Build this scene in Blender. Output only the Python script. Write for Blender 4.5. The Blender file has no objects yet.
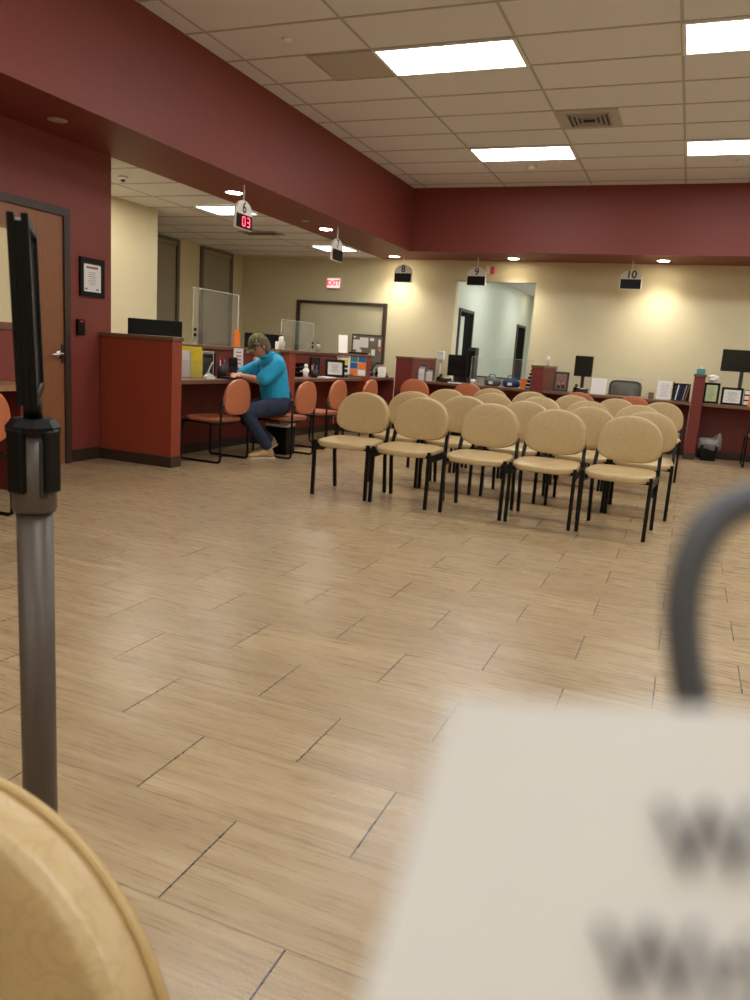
import bpy, bmesh, math, random
from mathutils import Vector, Matrix, Euler
random.seed(7)
PI = math.pi
sc = bpy.context.scene
C = sc.collection

# ------------------------------------------------------------------ materials
def s2l(c):
    return tuple(((v/255)/12.92 if v/255 <= .04045 else ((v/255+.055)/1.055)**2.4) for v in c)
class NT:
    def __init__(s, name):
        s.m = bpy.data.materials.new(name); s.m.use_nodes = True
        s.t = s.m.node_tree; s.b = s.t.nodes['Principled BSDF']
    def n(s, typ, **kw):
        nd = s.t.nodes.new(typ)
        for k, v in kw.items():
            if k in nd.inputs: nd.inputs[k].default_value = v
            else: setattr(nd, k, v)
        return nd
    def l(s, a, b): s.t.links.new(a, b)
def mat(name, col, rough=.5, metal=0, noise=.06, nscale=30, bump=0, bscale=200, coat=0, alpha=None, spec=None, stretch=None):
    t = NT(name); b = t.b
    c = s2l(col)
    b.inputs['Roughness'].default_value = rough; b.inputs['Metallic'].default_value = metal
    if spec is not None: b.inputs['Specular IOR Level'].default_value = spec
    if coat: b.inputs['Coat Weight'].default_value = coat
    tc = t.n('ShaderNodeTexCoord')
    src = tc.outputs['Object']
    if stretch:
        mp = t.n('ShaderNodeMapping'); mp.inputs['Scale'].default_value = stretch; t.l(src, mp.inputs[0]); src = mp.outputs[0]
    nz = t.n('ShaderNodeTexNoise'); nz.inputs['Scale'].default_value = nscale; nz.inputs['Detail'].default_value = 4
    t.l(src, nz.inputs['Vector'])
    mx = t.n('ShaderNodeMix', data_type='RGBA')
    mx.inputs[6].default_value = tuple(max(0, v*(1-noise*2)) for v in c)+(1,)
    mx.inputs[7].default_value = tuple(min(1, v*(1+noise*2)) for v in c)+(1,)
    t.l(nz.outputs[0], mx.inputs[0]); t.l(mx.outputs[2], b.inputs['Base Color'])
    if bump:
        n2 = t.n('ShaderNodeTexNoise'); n2.inputs['Scale'].default_value = bscale; n2.inputs['Detail'].default_value = 3
        t.l(src, n2.inputs['Vector'])
        bp = t.n('ShaderNodeBump'); bp.inputs['Strength'].default_value = bump; bp.inputs['Distance'].default_value = .002
        t.l(n2.outputs[0], bp.inputs['Height']); t.l(bp.outputs[0], b.inputs['Normal'])
    if alpha is not None: b.inputs['Alpha'].default_value = alpha
    return t.m
def emit(name, col, strength, base=(200, 200, 200)):
    t = NT(name); t.b.inputs['Base Color'].default_value = s2l(base)+(1,)
    t.b.inputs['Emission Color'].default_value = s2l(col)+(1,); t.b.inputs['Emission Strength'].default_value = strength
    return t.m
def glassmat(name, tint=(1, 1, 1), amount=.1, rough=.02):
    # thin clear sheet: mostly transparent with a glossy reflection
    t = NT(name); t.t.nodes.remove(t.b)
    out = [n for n in t.t.nodes if n.type == 'OUTPUT_MATERIAL'][0]
    tr = t.n('ShaderNodeBsdfTransparent'); tr.inputs[0].default_value = tuple(tint)+(1,)
    gl = t.n('ShaderNodeBsdfGlossy'); gl.inputs['Roughness'].default_value = rough
    df = t.n('ShaderNodeBsdfDiffuse'); df.inputs[0].default_value = (.75, .78, .75, 1)
    fr = t.n('ShaderNodeLayerWeight'); pw_ = t.n('ShaderNodeMath', operation='POWER'); pw_.inputs[1].default_value = 4.5; t.l(fr.outputs['Facing'], pw_.inputs[0])
    ad = t.n('ShaderNodeMath', operation='MULTIPLY_ADD'); ad.inputs[1].default_value = .6; ad.inputs[2].default_value = .035; t.l(pw_.outputs[0], ad.inputs[0])
    m1 = t.n('ShaderNodeMixShader'); m2 = t.n('ShaderNodeMixShader')
    t.l(ad.outputs[0], m1.inputs[0]); t.l(tr.outputs[0], m1.inputs[1]); t.l(gl.outputs[0], m1.inputs[2])
    m2.inputs[0].default_value = amount; t.l(m1.outputs[0], m2.inputs[1]); t.l(df.outputs[0], m2.inputs[2])
    t.l(m2.outputs[0], out.inputs[0])
    return t.m

def floor_mat():
    t = NT('wood_look_tile'); b = t.b
    tc = t.n('ShaderNodeTexCoord')
    mp = t.n('ShaderNodeMapping'); mp.inputs['Location'].default_value = (.884-.305, -1.155+3.05, 0)
    t.l(tc.outputs['Object'], mp.inputs[0])
    br = t.n('ShaderNodeTexBrick', offset=.5, offset_frequency=2, squash=1.0)
    br.inputs['Scale'].default_value = 1
    br.inputs['Brick Width'].default_value = .61; br.inputs['Row Height'].default_value = .305
    br.inputs['Mortar Size'].default_value = .0025; br.inputs['Mortar Smooth'].default_value = .15
    br.inputs['Color1'].default_value = (0, 0, 0, 1); br.inputs['Color2'].default_value = (1, 1, 1, 1); br.inputs['Mortar'].default_value = (.5, .5, .5, 1)
    t.l(mp.outputs[0], br.inputs['Vector'])
    # streaks along x, shifted per tile
    sh = t.n('ShaderNodeVectorMath', operation='MULTIPLY_ADD')
    sep = t.n('ShaderNodeVectorMath', operation='SCALE'); sep.inputs['Scale'].default_value = 9.0
    t.l(br.outputs['Color'], sep.inputs[0])
    sh.inputs[1].default_value = (1.6, 24, 1); t.l(tc.outputs['Object'], sh.inputs[0]); t.l(sep.outputs[0], sh.inputs[2])
    n1 = t.n('ShaderNodeTexNoise'); n1.inputs['Scale'].default_value = 1; n1.inputs['Detail'].default_value = 6; n1.inputs['Roughness'].default_value = .6
    t.l(sh.outputs[0], n1.inputs['Vector'])
    sh2 = t.n('ShaderNodeVectorMath', operation='MULTIPLY_ADD'); sh2.inputs[1].default_value = (7, 130, 1)
    t.l(tc.outputs['Object'], sh2.inputs[0]); t.l(sep.outputs[0], sh2.inputs[2])
    n2 = t.n('ShaderNodeTexNoise'); n2.inputs['Scale'].default_value = 1; n2.inputs['Detail'].default_value = 4
    t.l(sh2.outputs[0], n2.inputs['Vector'])
    r1 = t.n('ShaderNodeValToRGB')
    e = r1.color_ramp.elements
    e[0].position = .25; e[0].color = s2l(FLOOR_D)+(1,)
    e[1].position = .75; e[1].color = s2l(FLOOR_L)+(1,)
    e2 = e.new(.5); e2.color = s2l(FLOOR_M)+(1,)
    ad = t.n('ShaderNodeMath', operation='MULTIPLY_ADD'); ad.inputs[1].default_value = .24
    t.l(n2.outputs[0], ad.inputs[0])
    sb = t.n('ShaderNodeMath', operation='SUBTRACT'); sb.inputs[1].default_value = .12
    t.l(n1.outputs[0], sb.inputs[0]); t.l(sb.outputs[0], ad.inputs[2]); t.l(ad.outputs[0], r1.inputs[0])
    # per tile value shift
    hv = t.n('ShaderNodeHueSaturation')
    vv = t.n('ShaderNodeMath', operation='MULTIPLY_ADD'); vv.inputs[1].default_value = .12; vv.inputs[2].default_value = .94
    t.l(br.outputs['Color'], vv.inputs[0]); t.l(vv.outputs[0], hv.inputs['Value']); t.l(r1.outputs[0], hv.inputs['Color'])
    mx = t.n('ShaderNodeMix', data_type='RGBA'); mx.inputs[7].default_value = s2l((34, 24, 18))+(1,)
    sx = t.n('ShaderNodeSeparateXYZ'); t.l(mp.outputs[0], sx.inputs[0])
    dv = t.n('ShaderNodeMath', operation='DIVIDE'); dv.inputs[1].default_value = .305; t.l(sx.outputs['Y'], dv.inputs[0])
    pp = t.n('ShaderNodeMath', operation='PINGPONG'); pp.inputs[1].default_value = .5; t.l(dv.outputs[0], pp.inputs[0])
    gt = t.n('ShaderNodeMath', operation='GREATER_THAN'); gt.inputs[1].default_value = .009; t.l(pp.outputs[0], gt.inputs[0])
    wt = t.n('ShaderNodeMath', operation='MULTIPLY_ADD'); wt.inputs[1].default_value = .52; wt.inputs[2].default_value = .45; t.l(gt.outputs[0], wt.inputs[0])
    fm = t.n('ShaderNodeMath', operation='MULTIPLY'); t.l(wt.outputs[0], fm.inputs[0]); t.l(br.outputs['Fac'], fm.inputs[1])
    t.l(fm.outputs[0], mx.inputs[0]); t.l(hv.outputs[0], mx.inputs[6]); t.l(mx.outputs[2], b.inputs['Base Color'])
    rr = t.n('ShaderNodeMath', operation='MULTIPLY_ADD'); rr.inputs[1].default_value = .14; rr.inputs[2].default_value = .215
    t.l(n2.outputs[0], rr.inputs[0]); t.l(rr.outputs[0], b.inputs['Roughness'])
    n3 = t.n('ShaderNodeTexNoise'); n3.inputs['Scale'].default_value = 160; n3.inputs['Detail'].default_value = 2
    t.l(tc.outputs['Object'], n3.inputs['Vector'])
    b.inputs['Specular IOR Level'].default_value = .65
    bp = t.n('ShaderNodeBump'); bp.inputs['Strength'].default_value = .22; bp.inputs['Distance'].default_value = .0016
    ba = t.n('ShaderNodeMath', operation='SUBTRACT'); t.l(n3.outputs[0], ba.inputs[0]); t.l(br.outputs['Fac'], ba.inputs[1])
    t.l(ba.outputs[0], bp.inputs['Height']); t.l(bp.outputs[0], b.inputs['Normal'])
    return t.m
FLOOR_D, FLOOR_M, FLOOR_L = (146, 122, 92), (167, 142, 106), (186, 163, 128)

def vinyl_mat(name, col, dark):
    t = NT(name); b = t.b
    tc = t.n('ShaderNodeTexCoord')
    n0 = t.n('ShaderNodeTexNoise'); n0.inputs['Scale'].default_value = 26; n0.inputs['Detail'].default_value = 3; n0.inputs['Distortion'].default_value = 1.6
    t.l(tc.outputs['Object'], n0.inputs['Vector'])
    ra = t.n('ShaderNodeValToRGB'); e = ra.color_ramp.elements
    e[0].position = .44; e[0].color = s2l(col)+(1,); e[1].position = .56; e[1].color = s2l(col)+(1,)
    k = e.new(.5); k.color = s2l(dark)+(1,)
    t.l(n0.outputs[0], ra.inputs[0]); t.l(ra.outputs[0], b.inputs['Base Color'])
    b.inputs['Roughness'].default_value = .36
    bp = t.n('ShaderNodeBump'); bp.inputs['Strength'].default_value = .2; bp.inputs['Distance'].default_value = .001
    t.l(n0.outputs[0], bp.inputs['Height']); t.l(bp.outputs[0], b.inputs['Normal'])
    return t.m
def camo_mat():
    t = NT('camouflage_cloth'); tc = t.n('ShaderNodeTexCoord')
    n0 = t.n('ShaderNodeTexNoise'); n0.inputs['Scale'].default_value = 22; n0.inputs['Detail'].default_value = 2
    t.l(tc.outputs['Object'], n0.inputs['Vector'])
    ra = t.n('ShaderNodeValToRGB'); ra.color_ramp.interpolation = 'CONSTANT'; e = ra.color_ramp.elements
    e[0].position = 0; e[0].color = s2l((62, 60, 40))+(1,); e[1].position = .62; e[1].color = s2l((74, 56, 36))+(1,)
    for p, c in ((.42, (132, 120, 84)), (.52, (100, 108, 62))):
        k = e.new(p); k.color = s2l(c)+(1,)
    t.l(n0.outputs[0], ra.inputs[0]); t.l(ra.outputs[0], t.b.inputs['Base Color']); t.b.inputs['Roughness'].default_value = .85
    return t.m

M = dict(
    floor=floor_mat(),
    red=mat('terracotta_red_paint', (124, 54, 44), .55, noise=.02, nscale=8, bump=.08, bscale=300),
    redlow=mat('orange_red_laminate', (142, 58, 36), .5, noise=.03, nscale=8, bump=.05),
    maroon=mat('maroon_laminate', (112, 38, 30), .5, noise=.03, nscale=8, bump=.05),
    cream=mat('cream_wall_paint', (211, 200, 164), .7, noise=.015, nscale=6, bump=.08, bscale=260),
    green=mat('pale_green_wall_paint', (207, 211, 200), .5, noise=.02, nscale=5),
    ceil=mat('ceiling_tile_board', (226, 226, 230), .9, noise=.03, nscale=120, bump=.4, bscale=420),
    grid=mat('ceiling_tee_bar', (178, 172, 168), .5, noise=.02),
    base=mat('dark_brown_rubber_base', (58, 40, 30), .45, noise=.05),
    wood=mat('brown_wood_veneer', (142, 92, 60), .45, noise=.14, nscale=9, stretch=(8, 8, .8)),
    frame=mat('dark_bronze_metal', (62, 48, 40), .4, noise=.04),
    lam=mat('speckled_brown_laminate', (112, 78, 58), .35, noise=.25, nscale=90),
    lamtan=mat('tan_laminate_edge', (150, 112, 78), .35, noise=.15, nscale=70),
    black=mat('black_plastic', (9, 8, 8), .4, noise=.1, spec=.22),
    blackm=mat('black_powder_coat', (8, 7, 7), .35, noise=.1, spec=.25),
    screen=mat('dark_screen', (16, 17, 19), .15, noise=.05),
    dgrey=mat('dark_grey_plastic', (42, 40, 40), .45, noise=.06),
    postm=mat('brown_grey_metal_post', (84, 73, 65), .42, metal=.15, noise=.05, nscale=12),
    chrome=mat('chrome', (200, 195, 188), .18, metal=1, noise=.02),
    vin=vinyl_mat('cream_vinyl', (190, 163, 118), (181, 154, 108)),
    pipe=mat('tan_vinyl_piping', (184, 154, 102), .45, noise=.08, nscale=60, bump=.2),
    oran=mat('orange_brown_vinyl', (182, 106, 70), .4, noise=.06, nscale=40, bump=.1),
    paper=mat('white_paper', (231, 228, 225), .75, noise=.012),
    white=mat('white_plastic', (226, 224, 218), .4, noise=.015),
    pvc=mat('offwhite_plate', (238, 234, 226), .5, noise=.02),
    ink=mat('black_ink', (24, 24, 28), .6),
    faintink=mat('soft_black_ink', (84, 82, 88), .7), greyink=mat('grey_ink', (128, 126, 122), .7),
    yellow=mat('yellow_print', (226, 202, 40), .5),
    orange=mat('orange_print', (240, 122, 30), .5),
    redp=mat('red_print', (208, 50, 44), .5),
    blue=mat('blue_print', (40, 92, 150), .5),
    teal=mat('teal_print', (52, 120, 122), .5),
    navy=mat('navy_cloth', (44, 62, 100), .8, noise=.15),
    greenp=mat('pale_green_print', (190, 200, 150), .6),
    photo=mat('photo_print', (140, 96, 84), .4, noise=.4, nscale=30),
    glass=glassmat('clear_acrylic', amount=.03),
    edge=glassmat('acrylic_edge', amount=.45),
    pane=glassmat('window_pane', amount=.02),
    smoke=glassmat('clear_bag_film', amount=.2, rough=.25),
    shade=mat('grey_roller_shade', (150, 142, 122), .85, noise=.03),
    board=mat('grey_felt_board', (112, 104, 94), .9, noise=.1, nscale=60),
    mesh=mat('grey_chair_mesh', (92, 92, 84), .8, noise=.15, nscale=90),
    cork=mat('screen_panel_cream', (214, 198, 158), .8, noise=.03),
    cable=mat('dark_grey_rubber', (84, 86, 92), .5, noise=.05, nscale=300),
    skin=mat('skin', (196, 140, 112), .55, noise=.05),
    shirt=mat('turquoise_knit', (30, 152, 196), .85, noise=.08, nscale=20, bump=.3, bscale=120),
    jeans=mat('blue_denim', (34, 44, 66), .85, noise=.3, nscale=14, bump=.3, bscale=200),
    hair=mat('grey_brown_hair', (92, 80, 68), .8, noise=.3, nscale=60),
    boot=mat('tan_suede', (168, 136, 96), .8, noise=.12, nscale=40),
    sole=mat('pale_sole', (196, 184, 160), .7), leather=mat('brown_leather', (86, 52, 36), .5),
    camo=camo_mat(),
    panel=emit('lit_diffuser', (252, 255, 255), 9.0),
    staffpanel=emit('lit_staff_diffuser', (252, 255, 252), 6.0),
    can=emit('lit_downlight', (255, 238, 205), 30.0),
    exitl=emit('exit_face', (255, 214, 210), .55, (236, 220, 214)), exitr=emit('exit_letters', (240, 20, 50), 1.4, (220, 30, 50)),
    led=emit('red_led_digits', (255, 20, 70), 2.2), ledoff=mat('led_window', (90, 8, 24), .2),
    teal2=mat('teal_box', (70, 150, 150), .4), stain=mat('grey_louvre', (176, 168, 156), .5),
)

# ------------------------------------------------------------------ mesh building
class MB:
    def __init__(s): s.v = []; s.f = []; s.m = []; s.sm = []
    def add(s, vs, fs, m=0, smooth=False):
        k = len(s.v); s.v += [tuple(v) for v in vs]
        for f in fs: s.f.append(tuple(i+k for i in f)); s.m.append(m); s.sm.append(smooth)
        return s
    def box(s, x0, x1, y0, y1, z0, z1, m=0):
        return s.add([(x0,y0,z0),(x1,y0,z0),(x1,y1,z0),(x0,y1,z0),(x0,y0,z1),(x1,y0,z1),(x1,y1,z1),(x0,y1,z1)],
            [(0,3,2,1),(4,5,6,7),(0,1,5,4),(1,2,6,5),(2,3,7,6),(3,0,4,7)], m)
    def obox(s, c, size, rot=(0,0,0), m=0):
        R = Euler(rot).to_matrix(); a, b, d = (q/2 for q in size)
        P = [Vector(c)+R@Vector((x*a, y*b, z*d)) for z in (-1,1) for x, y in ((-1,-1),(1,-1),(1,1),(-1,1))]
        return s.add(P, [(0,3,2,1),(4,5,6,7),(0,1,5,4),(1,2,6,5),(2,3,7,6),(3,0,4,7)], m)
    def tube(s, pts, r, n=10, closed=False, m=0, square=False, cap=True):
        pts = [Vector(p) for p in pts]; N = len(pts)
        if isinstance(r, (int, float)): r = [r]*N
        if square: n = 4
        rings = []; prev = None
        for i, p in enumerate(pts):
            a = pts[i-1] if (i > 0 or closed) else p; b = pts[(i+1) % N] if (i < N-1 or closed) else p
            t = ((p-a).normalized() if (p-a).length > 1e-9 else Vector())+((b-p).normalized() if (b-p).length > 1e-9 else Vector())
            t.normalize()
            if prev is None:
                u = Vector((0,0,1)) if abs(t.z) < .9 else Vector((1,0,0))
            else: u = prev
            u = (u-t*u.dot(t)).normalized(); prev = u; w = t.cross(u)
            o = PI/4 if square else 0; k = math.sqrt(2) if square else 1
            rings.append([p+(u*math.cos(o+2*PI*j/n)+w*math.sin(o+2*PI*j/n))*r[i]*k for j in range(n)])
        vs = [v for R in rings for v in R]; fs = []
        for i in range(N if closed else N-1):
            for j in range(n):
                a = i*n; b = ((i+1) % N)*n
                fs.append((a+j, a+(j+1) % n, b+(j+1) % n, b+j))
        if not closed and cap: fs += [tuple(range(n))[::-1], tuple((N-1)*n+j for j in range(n))]
        return s.add(vs, fs, m, not square)
    def lathe(s, prof, c=(0,0,0), n=24, m=0, sx=1, sy=1, smooth=True):
        vs = []; fs = []
        for r, z in prof:
            for j in range(n):
                a = 2*PI*j/n; vs.append((c[0]+r*math.cos(a)*sx, c[1]+r*math.sin(a)*sy, c[2]+z))
        K = len(prof)
        for i in range(K-1):
            for j in range(n): fs.append((i*n+j, i*n+(j+1) % n, (i+1)*n+(j+1) % n, (i+1)*n+j))
        fs += [tuple(range(n))[::-1], tuple((K-1)*n+j for j in range(n))]
        return s.add(vs, fs, m, smooth)
    def prism(s, poly, h0, h1, axis='y', m=0):
        # poly: list of 2-D points, extruded along the named axis
        def P(a, b, h): return (a, h, b) if axis == 'y' else ((h, a, b) if axis == 'x' else (a, b, h))
        n = len(poly)
        vs = [P(a, b, h0) for a, b in poly]+[P(a, b, h1) for a, b in poly]
        return s.add(vs, [tuple(range(n)), tuple(range(n, 2*n))[::-1]]+[(i, (i+1) % n, n+(i+1) % n, n+i) for i in range(n)], m)
    def build(s, name, mats, parent=None, loc=(0,0,0), world=False, bevel=0, rot=None):
        if not isinstance(mats, (list, tuple)): mats = [mats]
        me = bpy.data.meshes.new(name)
        off = Vector()
        if world and parent is not None: off = parent.location.copy()
        me.from_pydata([Vector(v)-off for v in s.v], [], s.f)
        for m in mats: me.materials.append(m)
        me.polygons.foreach_set('material_index', s.m); me.polygons.foreach_set('use_smooth', s.sm)
        bm = bmesh.new(); bm.from_mesh(me); bmesh.ops.recalc_face_normals(bm, faces=bm.faces); bm.to_mesh(me); bm.free()
        o = bpy.data.objects.new(name, me); C.objects.link(o); o.location = loc
        if rot: o.rotation_euler = rot
        if parent is not None: o.parent = parent
        if bevel:
            b = o.modifiers.new('bevel', 'BEVEL'); b.width = bevel; b.segments = 2; b.limit_method = 'ANGLE'; b.angle_limit = .7
        return o
def box(*a, **k): return MB().box(*a, **k)
def tag(o, label=None, cat=None, group=None, kind=None):
    if label: o['label'] = label
    if cat: o['category'] = cat
    if group: o['group'] = group
    if kind: o['kind'] = kind
    return o
def thing(name, label, cat, loc=(0,0,0), rz=0, group=None):
    o = bpy.data.objects.new(name, None); C.objects.link(o); o.empty_display_size = .1
    o.location = loc; o.rotation_euler = (0, 0, rz)
    return tag(o, label, cat, group)
def struct(name, mb, m, parent=None, bevel=0):
    o = mb.build(name, m, parent, bevel=bevel)
    if parent is None: o['kind'] = 'structure'
    return o
def copy_tree(o, parent=None):
    c = o.copy(); C.objects.link(c); c.parent = parent
    for ch in list(o.children): copy_tree(ch, c)
    return c
def bake(o):
    dg = bpy.context.evaluated_depsgraph_get(); dg.update()
    me = bpy.data.meshes.new_from_object(o.evaluated_get(dg)); old = o.data
    o.modifiers.clear(); o.data = me; me.name = o.name
    return o
def text_mesh(txt, size, m, parent, loc, rot, name='printed_text', extrude=.0005, bold=0, left=False):
    cu = bpy.data.curves.new(name, 'FONT'); cu.body = txt; cu.size = size; cu.extrude = extrude; cu.align_x = 'CENTER'; cu.align_y = 'CENTER'; cu.offset = bold
    if left: cu.align_x = 'LEFT'; cu.align_y = 'BOTTOM_BASELINE'
    t = bpy.data.objects.new(name+'_curve', cu); C.objects.link(t)
    dg = bpy.context.evaluated_depsgraph_get(); dg.update()
    me = bpy.data.meshes.new_from_object(t.evaluated_get(dg))
    bpy.data.objects.remove(t); me.materials.clear(); me.materials.append(m)
    o = bpy.data.objects.new(name, me); C.objects.link(o); o.location = loc; o.rotation_euler = rot; o.parent = parent
    return o

# ------------------------------------------------------------------ the room
H = 3.64; ZS = 2.72; XB = -4.25; XW = -5.06; YB = 11.49; YF = 12.45; XR = 4.6; YN = -3.2; XL = -7.83
struct('floor', box(XL-.2, XR+.1, YN-.1, 19.2, -.05, 0), M['floor'])
struct('ceiling', box(XB, XR, YN, YB, H, H+.04), M['ceil'])
struct('ceiling', box(XL, XW-.02, 5.8, YF, ZS, ZS+.04), M['ceil'])
g = MB()
x = -4.05
while x < XR: g.box(x-.012, x+.012, YN, YB, H-.004, H); x += 1.22
y = 6.3675-.61*15
while y < YB: g.box(XB, XR, y-.012, y+.012, H-.005, H); y += .61
struct('trim_1', g, M['grid'])
g = MB()
x = -7.1
while x < XW-.05: g.box(x-.012, x+.012, 5.8, YF, ZS-.004, ZS); x += 1.22
y = 6.2
while y < YF: g.box(XL, XW-.02, y-.012, y+.012, ZS-.005, ZS); y += .61
struct('trim_2', g, M['grid'])
# dropped beams (one L) : face towards the room, flat underside
struct('wall_left_beam', box(XW-.02, XB, YN, YB, ZS, H+.04), M['red'])
struct('wall_far_beam', box(XW-.02, XR, YB, YF, ZS, H+.04), M['red'])
# red wall with door
struct('wall_left', box(XW-.13, XW, YN, 5.8, 0, ZS), M['red'])
struct('wall_right', box(XR, XR+.1, YN, YF, 0, H), mat('light_cream_paint', (228, 218, 196), .7, noise=.015, nscale=6))
struct('wall_near', box(XW, XR, YN-.1, YN, 0, H), M['cream'])
struct('wall_staff_block', box(-6.6, -6.42, 5.8, 8.2, 0, ZS), M['cream'])
struct('wall_staff_return', box(-6.42, XW-.13, 5.72, 5.8, 0, ZS), M['cream'])
struct('wall_staff_left', box(XL-.1, XL, 5.72, YF, 0, ZS+.04), M['cream'])
PX0, PX1, PZ = -3.74, -2.44, 2.41
struct('wall_far', MB().box(XL-.1, PX0, YF, YF+.12, 0, ZS+.9).box(PX1, XR+.1, YF, YF+.12, 0, ZS+.9).box(PX0, PX1, YF, YF+.12, PZ, ZS+.9), M['cream'])
# corridor behind the opening
struct('wall_corridor_left', box(PX0-.1, PX0-.005, YF+.12, 18.9, 0, ZS), M['green'])
struct('wall_corridor_right', box(-1.9, -1.8, YF+.12, 18.9, 0, ZS), M['green'])
struct('wall_corridor_end', box(PX0-.1, -1.8, 18.9, 19.0, 0, ZS), M['green'])
struct('ceiling', box(PX0-.1, -1.8, YF+.12, 19.0, ZS, ZS+.04), M['ceil'])
struct('trim_3', MB().box(PX0-.02, PX1+.02, YF-.01, YF+.13, PZ-.015, PZ), M['grid'])
# baseboards
struct('baseboard_left', MB().box(XW, XW+.008, YN, 4.25, 0, .11).box(XW, XW+.008, 5.3, 5.65, 0, .11), M['base'])
struct('baseboard_right', box(XR-.008, XR, YN, 11.8, 0, .11), M['base'])

# door in the red wall: frame, veneer leaf, lever handle
d = struct('door_1', box(XW, XW+.02, 4.33, 5.19, 0, 2.1), M['wood'])
MB().box(XW, XW+.04, 5.19, 5.255, 0, 2.165).box(XW, XW+.04, 4.27, 4.33, 0, 2.165).box(XW, XW+.04, 4.33, 5.19, 2.1, 2.165).build('door_frame', M['frame'], d)
hb = MB(); hb.tube([(XW+.02, 5.13, .96), (XW+.034, 5.13, .96)], .038, 20).tube([(XW+.03, 5.13, .96), (XW+.075, 5.13, .96), (XW+.082, 5.1, .96), (XW+.08, 4.99, .955)], [.014, .016, .014, .011], 10)
hb.build('lever_handle', M['chrome'], d)
box(XW+.02, XW+.026, 5.155, 5.188, .88, 1.04).build('latch_plate', M['frame'], d)
# corridor doors
for n_, (ya, yb) in ((2, (12.78, 13.58)), (3, (17.45, 18.25))):
    X = PX0-.005
    d = struct('door_%d' % n_, box(X, X+.012, ya, yb, 0, 1.94), M['dgrey'] if False else mat('black_painted_door', (10, 10, 10), .8, spec=.05))
    MB().box(X, X+.03, ya-.05, ya, 0, 1.99).box(X, X+.03, yb, yb+.05, 0, 1.99).box(X, X+.03, ya, yb, 1.94, 1.99).build('door_frame', M['frame'], d)
    if n_ == 2: box(X+.012, X+.016, 12.84, 13.06, 1.0, 1.86).build('door_pane', M['green'], d)
    MB().tube([(X+.012, yb-.07, .97), (X+.06, yb-.07, .97), (X+.06, yb-.17, .97)], .009).build('lever_handle', M['chrome'], d)
tag(MB().lathe([(.0, 0), (.085, 0), (.085, .01), (.0, .012)], (-3.3, 18.0, ZS-.012), 24).build('ceiling_light', M['can']), 'round lit downlight in the corridor ceiling beyond the glass opening', 'ceiling light')

# staff-side windows with shades (left staff wall)
for n_, (ya, yb) in ((1, (9.2, 10.45)), (2, (11.17, 12.0))):
    w = struct('window_%d' % n_, box(XL, XL+.012, ya, yb, .9, 2.66), M['shade'])
    MB().box(XL, XL+.05, ya-.06, ya, .86, 2.7).box(XL, XL+.05, yb, yb+.06, .86, 2.7).box(XL, XL+.05, ya, yb, 2.66, 2.7).box(XL, XL+.05, ya, yb, .86, .9).build('window_frame', M['grid'] if n_ == 3 else M['board'], w)
    box(XL+.012, XL+.04, ya+.01, yb-.01, 2.6, 2.66).build('shade_cassette', M['shade'], w)
# interior window on far wall
w = struct('window_3', box(-6.62, -4.97, YF-.012, YF, 1.02, 1.955), mat('pale_window_blind', (212, 203, 170), .35, noise=.04, nscale=3, stretch=(1, 1, 22)))
f = MB().box(-6.66, -6.6, YF-.05, YF, .97, 1.985).box(-4.99, -4.93, YF-.05, YF, .97, 1.985).box(-6.6, -4.99, YF-.05, YF, 1.94, 1.985).box(-6.6, -4.99, YF-.05, YF, .97, 1.02)
f.build('window_frame', M['frame'], w)
box(-6.6, -4.99, YF-.03, YF-.026, 1.02, 1.94).build('pane', M['pane'], w)

# ------------------------------------------------------------------ ceiling lights and fittings
def troffer(loc, label, w=1.22, dp=.61, m='panel', group='recessed ceiling light panels'):
    t = thing('ceiling_light', label, 'ceiling light', loc, 0, group)
    f = MB()
    for a in ((0, w, 0, .03), (0, w, dp-.03, dp), (0, .03, .03, dp-.03), (w-.03, w, .03, dp-.03)): f.box(a[0], a[1], a[2], a[3], -.012, 0)
    f.build('frame', M['white'], t)
    box(.03, w-.03, .03, dp-.03, -.007, -.002).build('diffuser', M[m], t)
    r = MB()
    for k in range(1, 4): r.box(.03+(w-.06)*k/4-.002, .03+(w-.06)*k/4+.002, .03, dp-.03, -.0095, -.007)
    r.box(.03, w-.03, dp/2-.002, dp/2+.002, -.0095, -.007)
    r.build('lens_rib', M['white'], t)
    return t
lab = {(0, 6.37): 'wide lit ceiling panel beside the grey return grille', (0, 9.42): 'small lit ceiling panel left of centre above the chair rows',
       (1, 6.37): 'lit ceiling panel cut by the right edge, nearest', (1, 9.42): 'lit ceiling panel at the right edge, farther back by the far beam'}
for i, x in enumerate((-2.83, -.39, 2.05)):
    for yy in (-2.78, .27, 3.32, 6.37, 9.42):
        if i == 2 and yy < 0: continue
        troffer((x, yy, H-.004), lab.get((i, yy), 'lit ceiling panel outside the picture'), group='recessed ceiling light panels' if (i, yy) in lab else 'ceiling light panels outside the picture')
troffer((-5.71, 7.92, ZS-.004), 'lit panel in staff-area ceiling behind the sign numbered 6', m='staffpanel', w=.6, dp=.56)
troffer((-5.71, 10.97, ZS-.004), 'lit panel in staff-area ceiling behind the sign numbered 7', m='staffpanel', w=.6, dp=.56)

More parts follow.
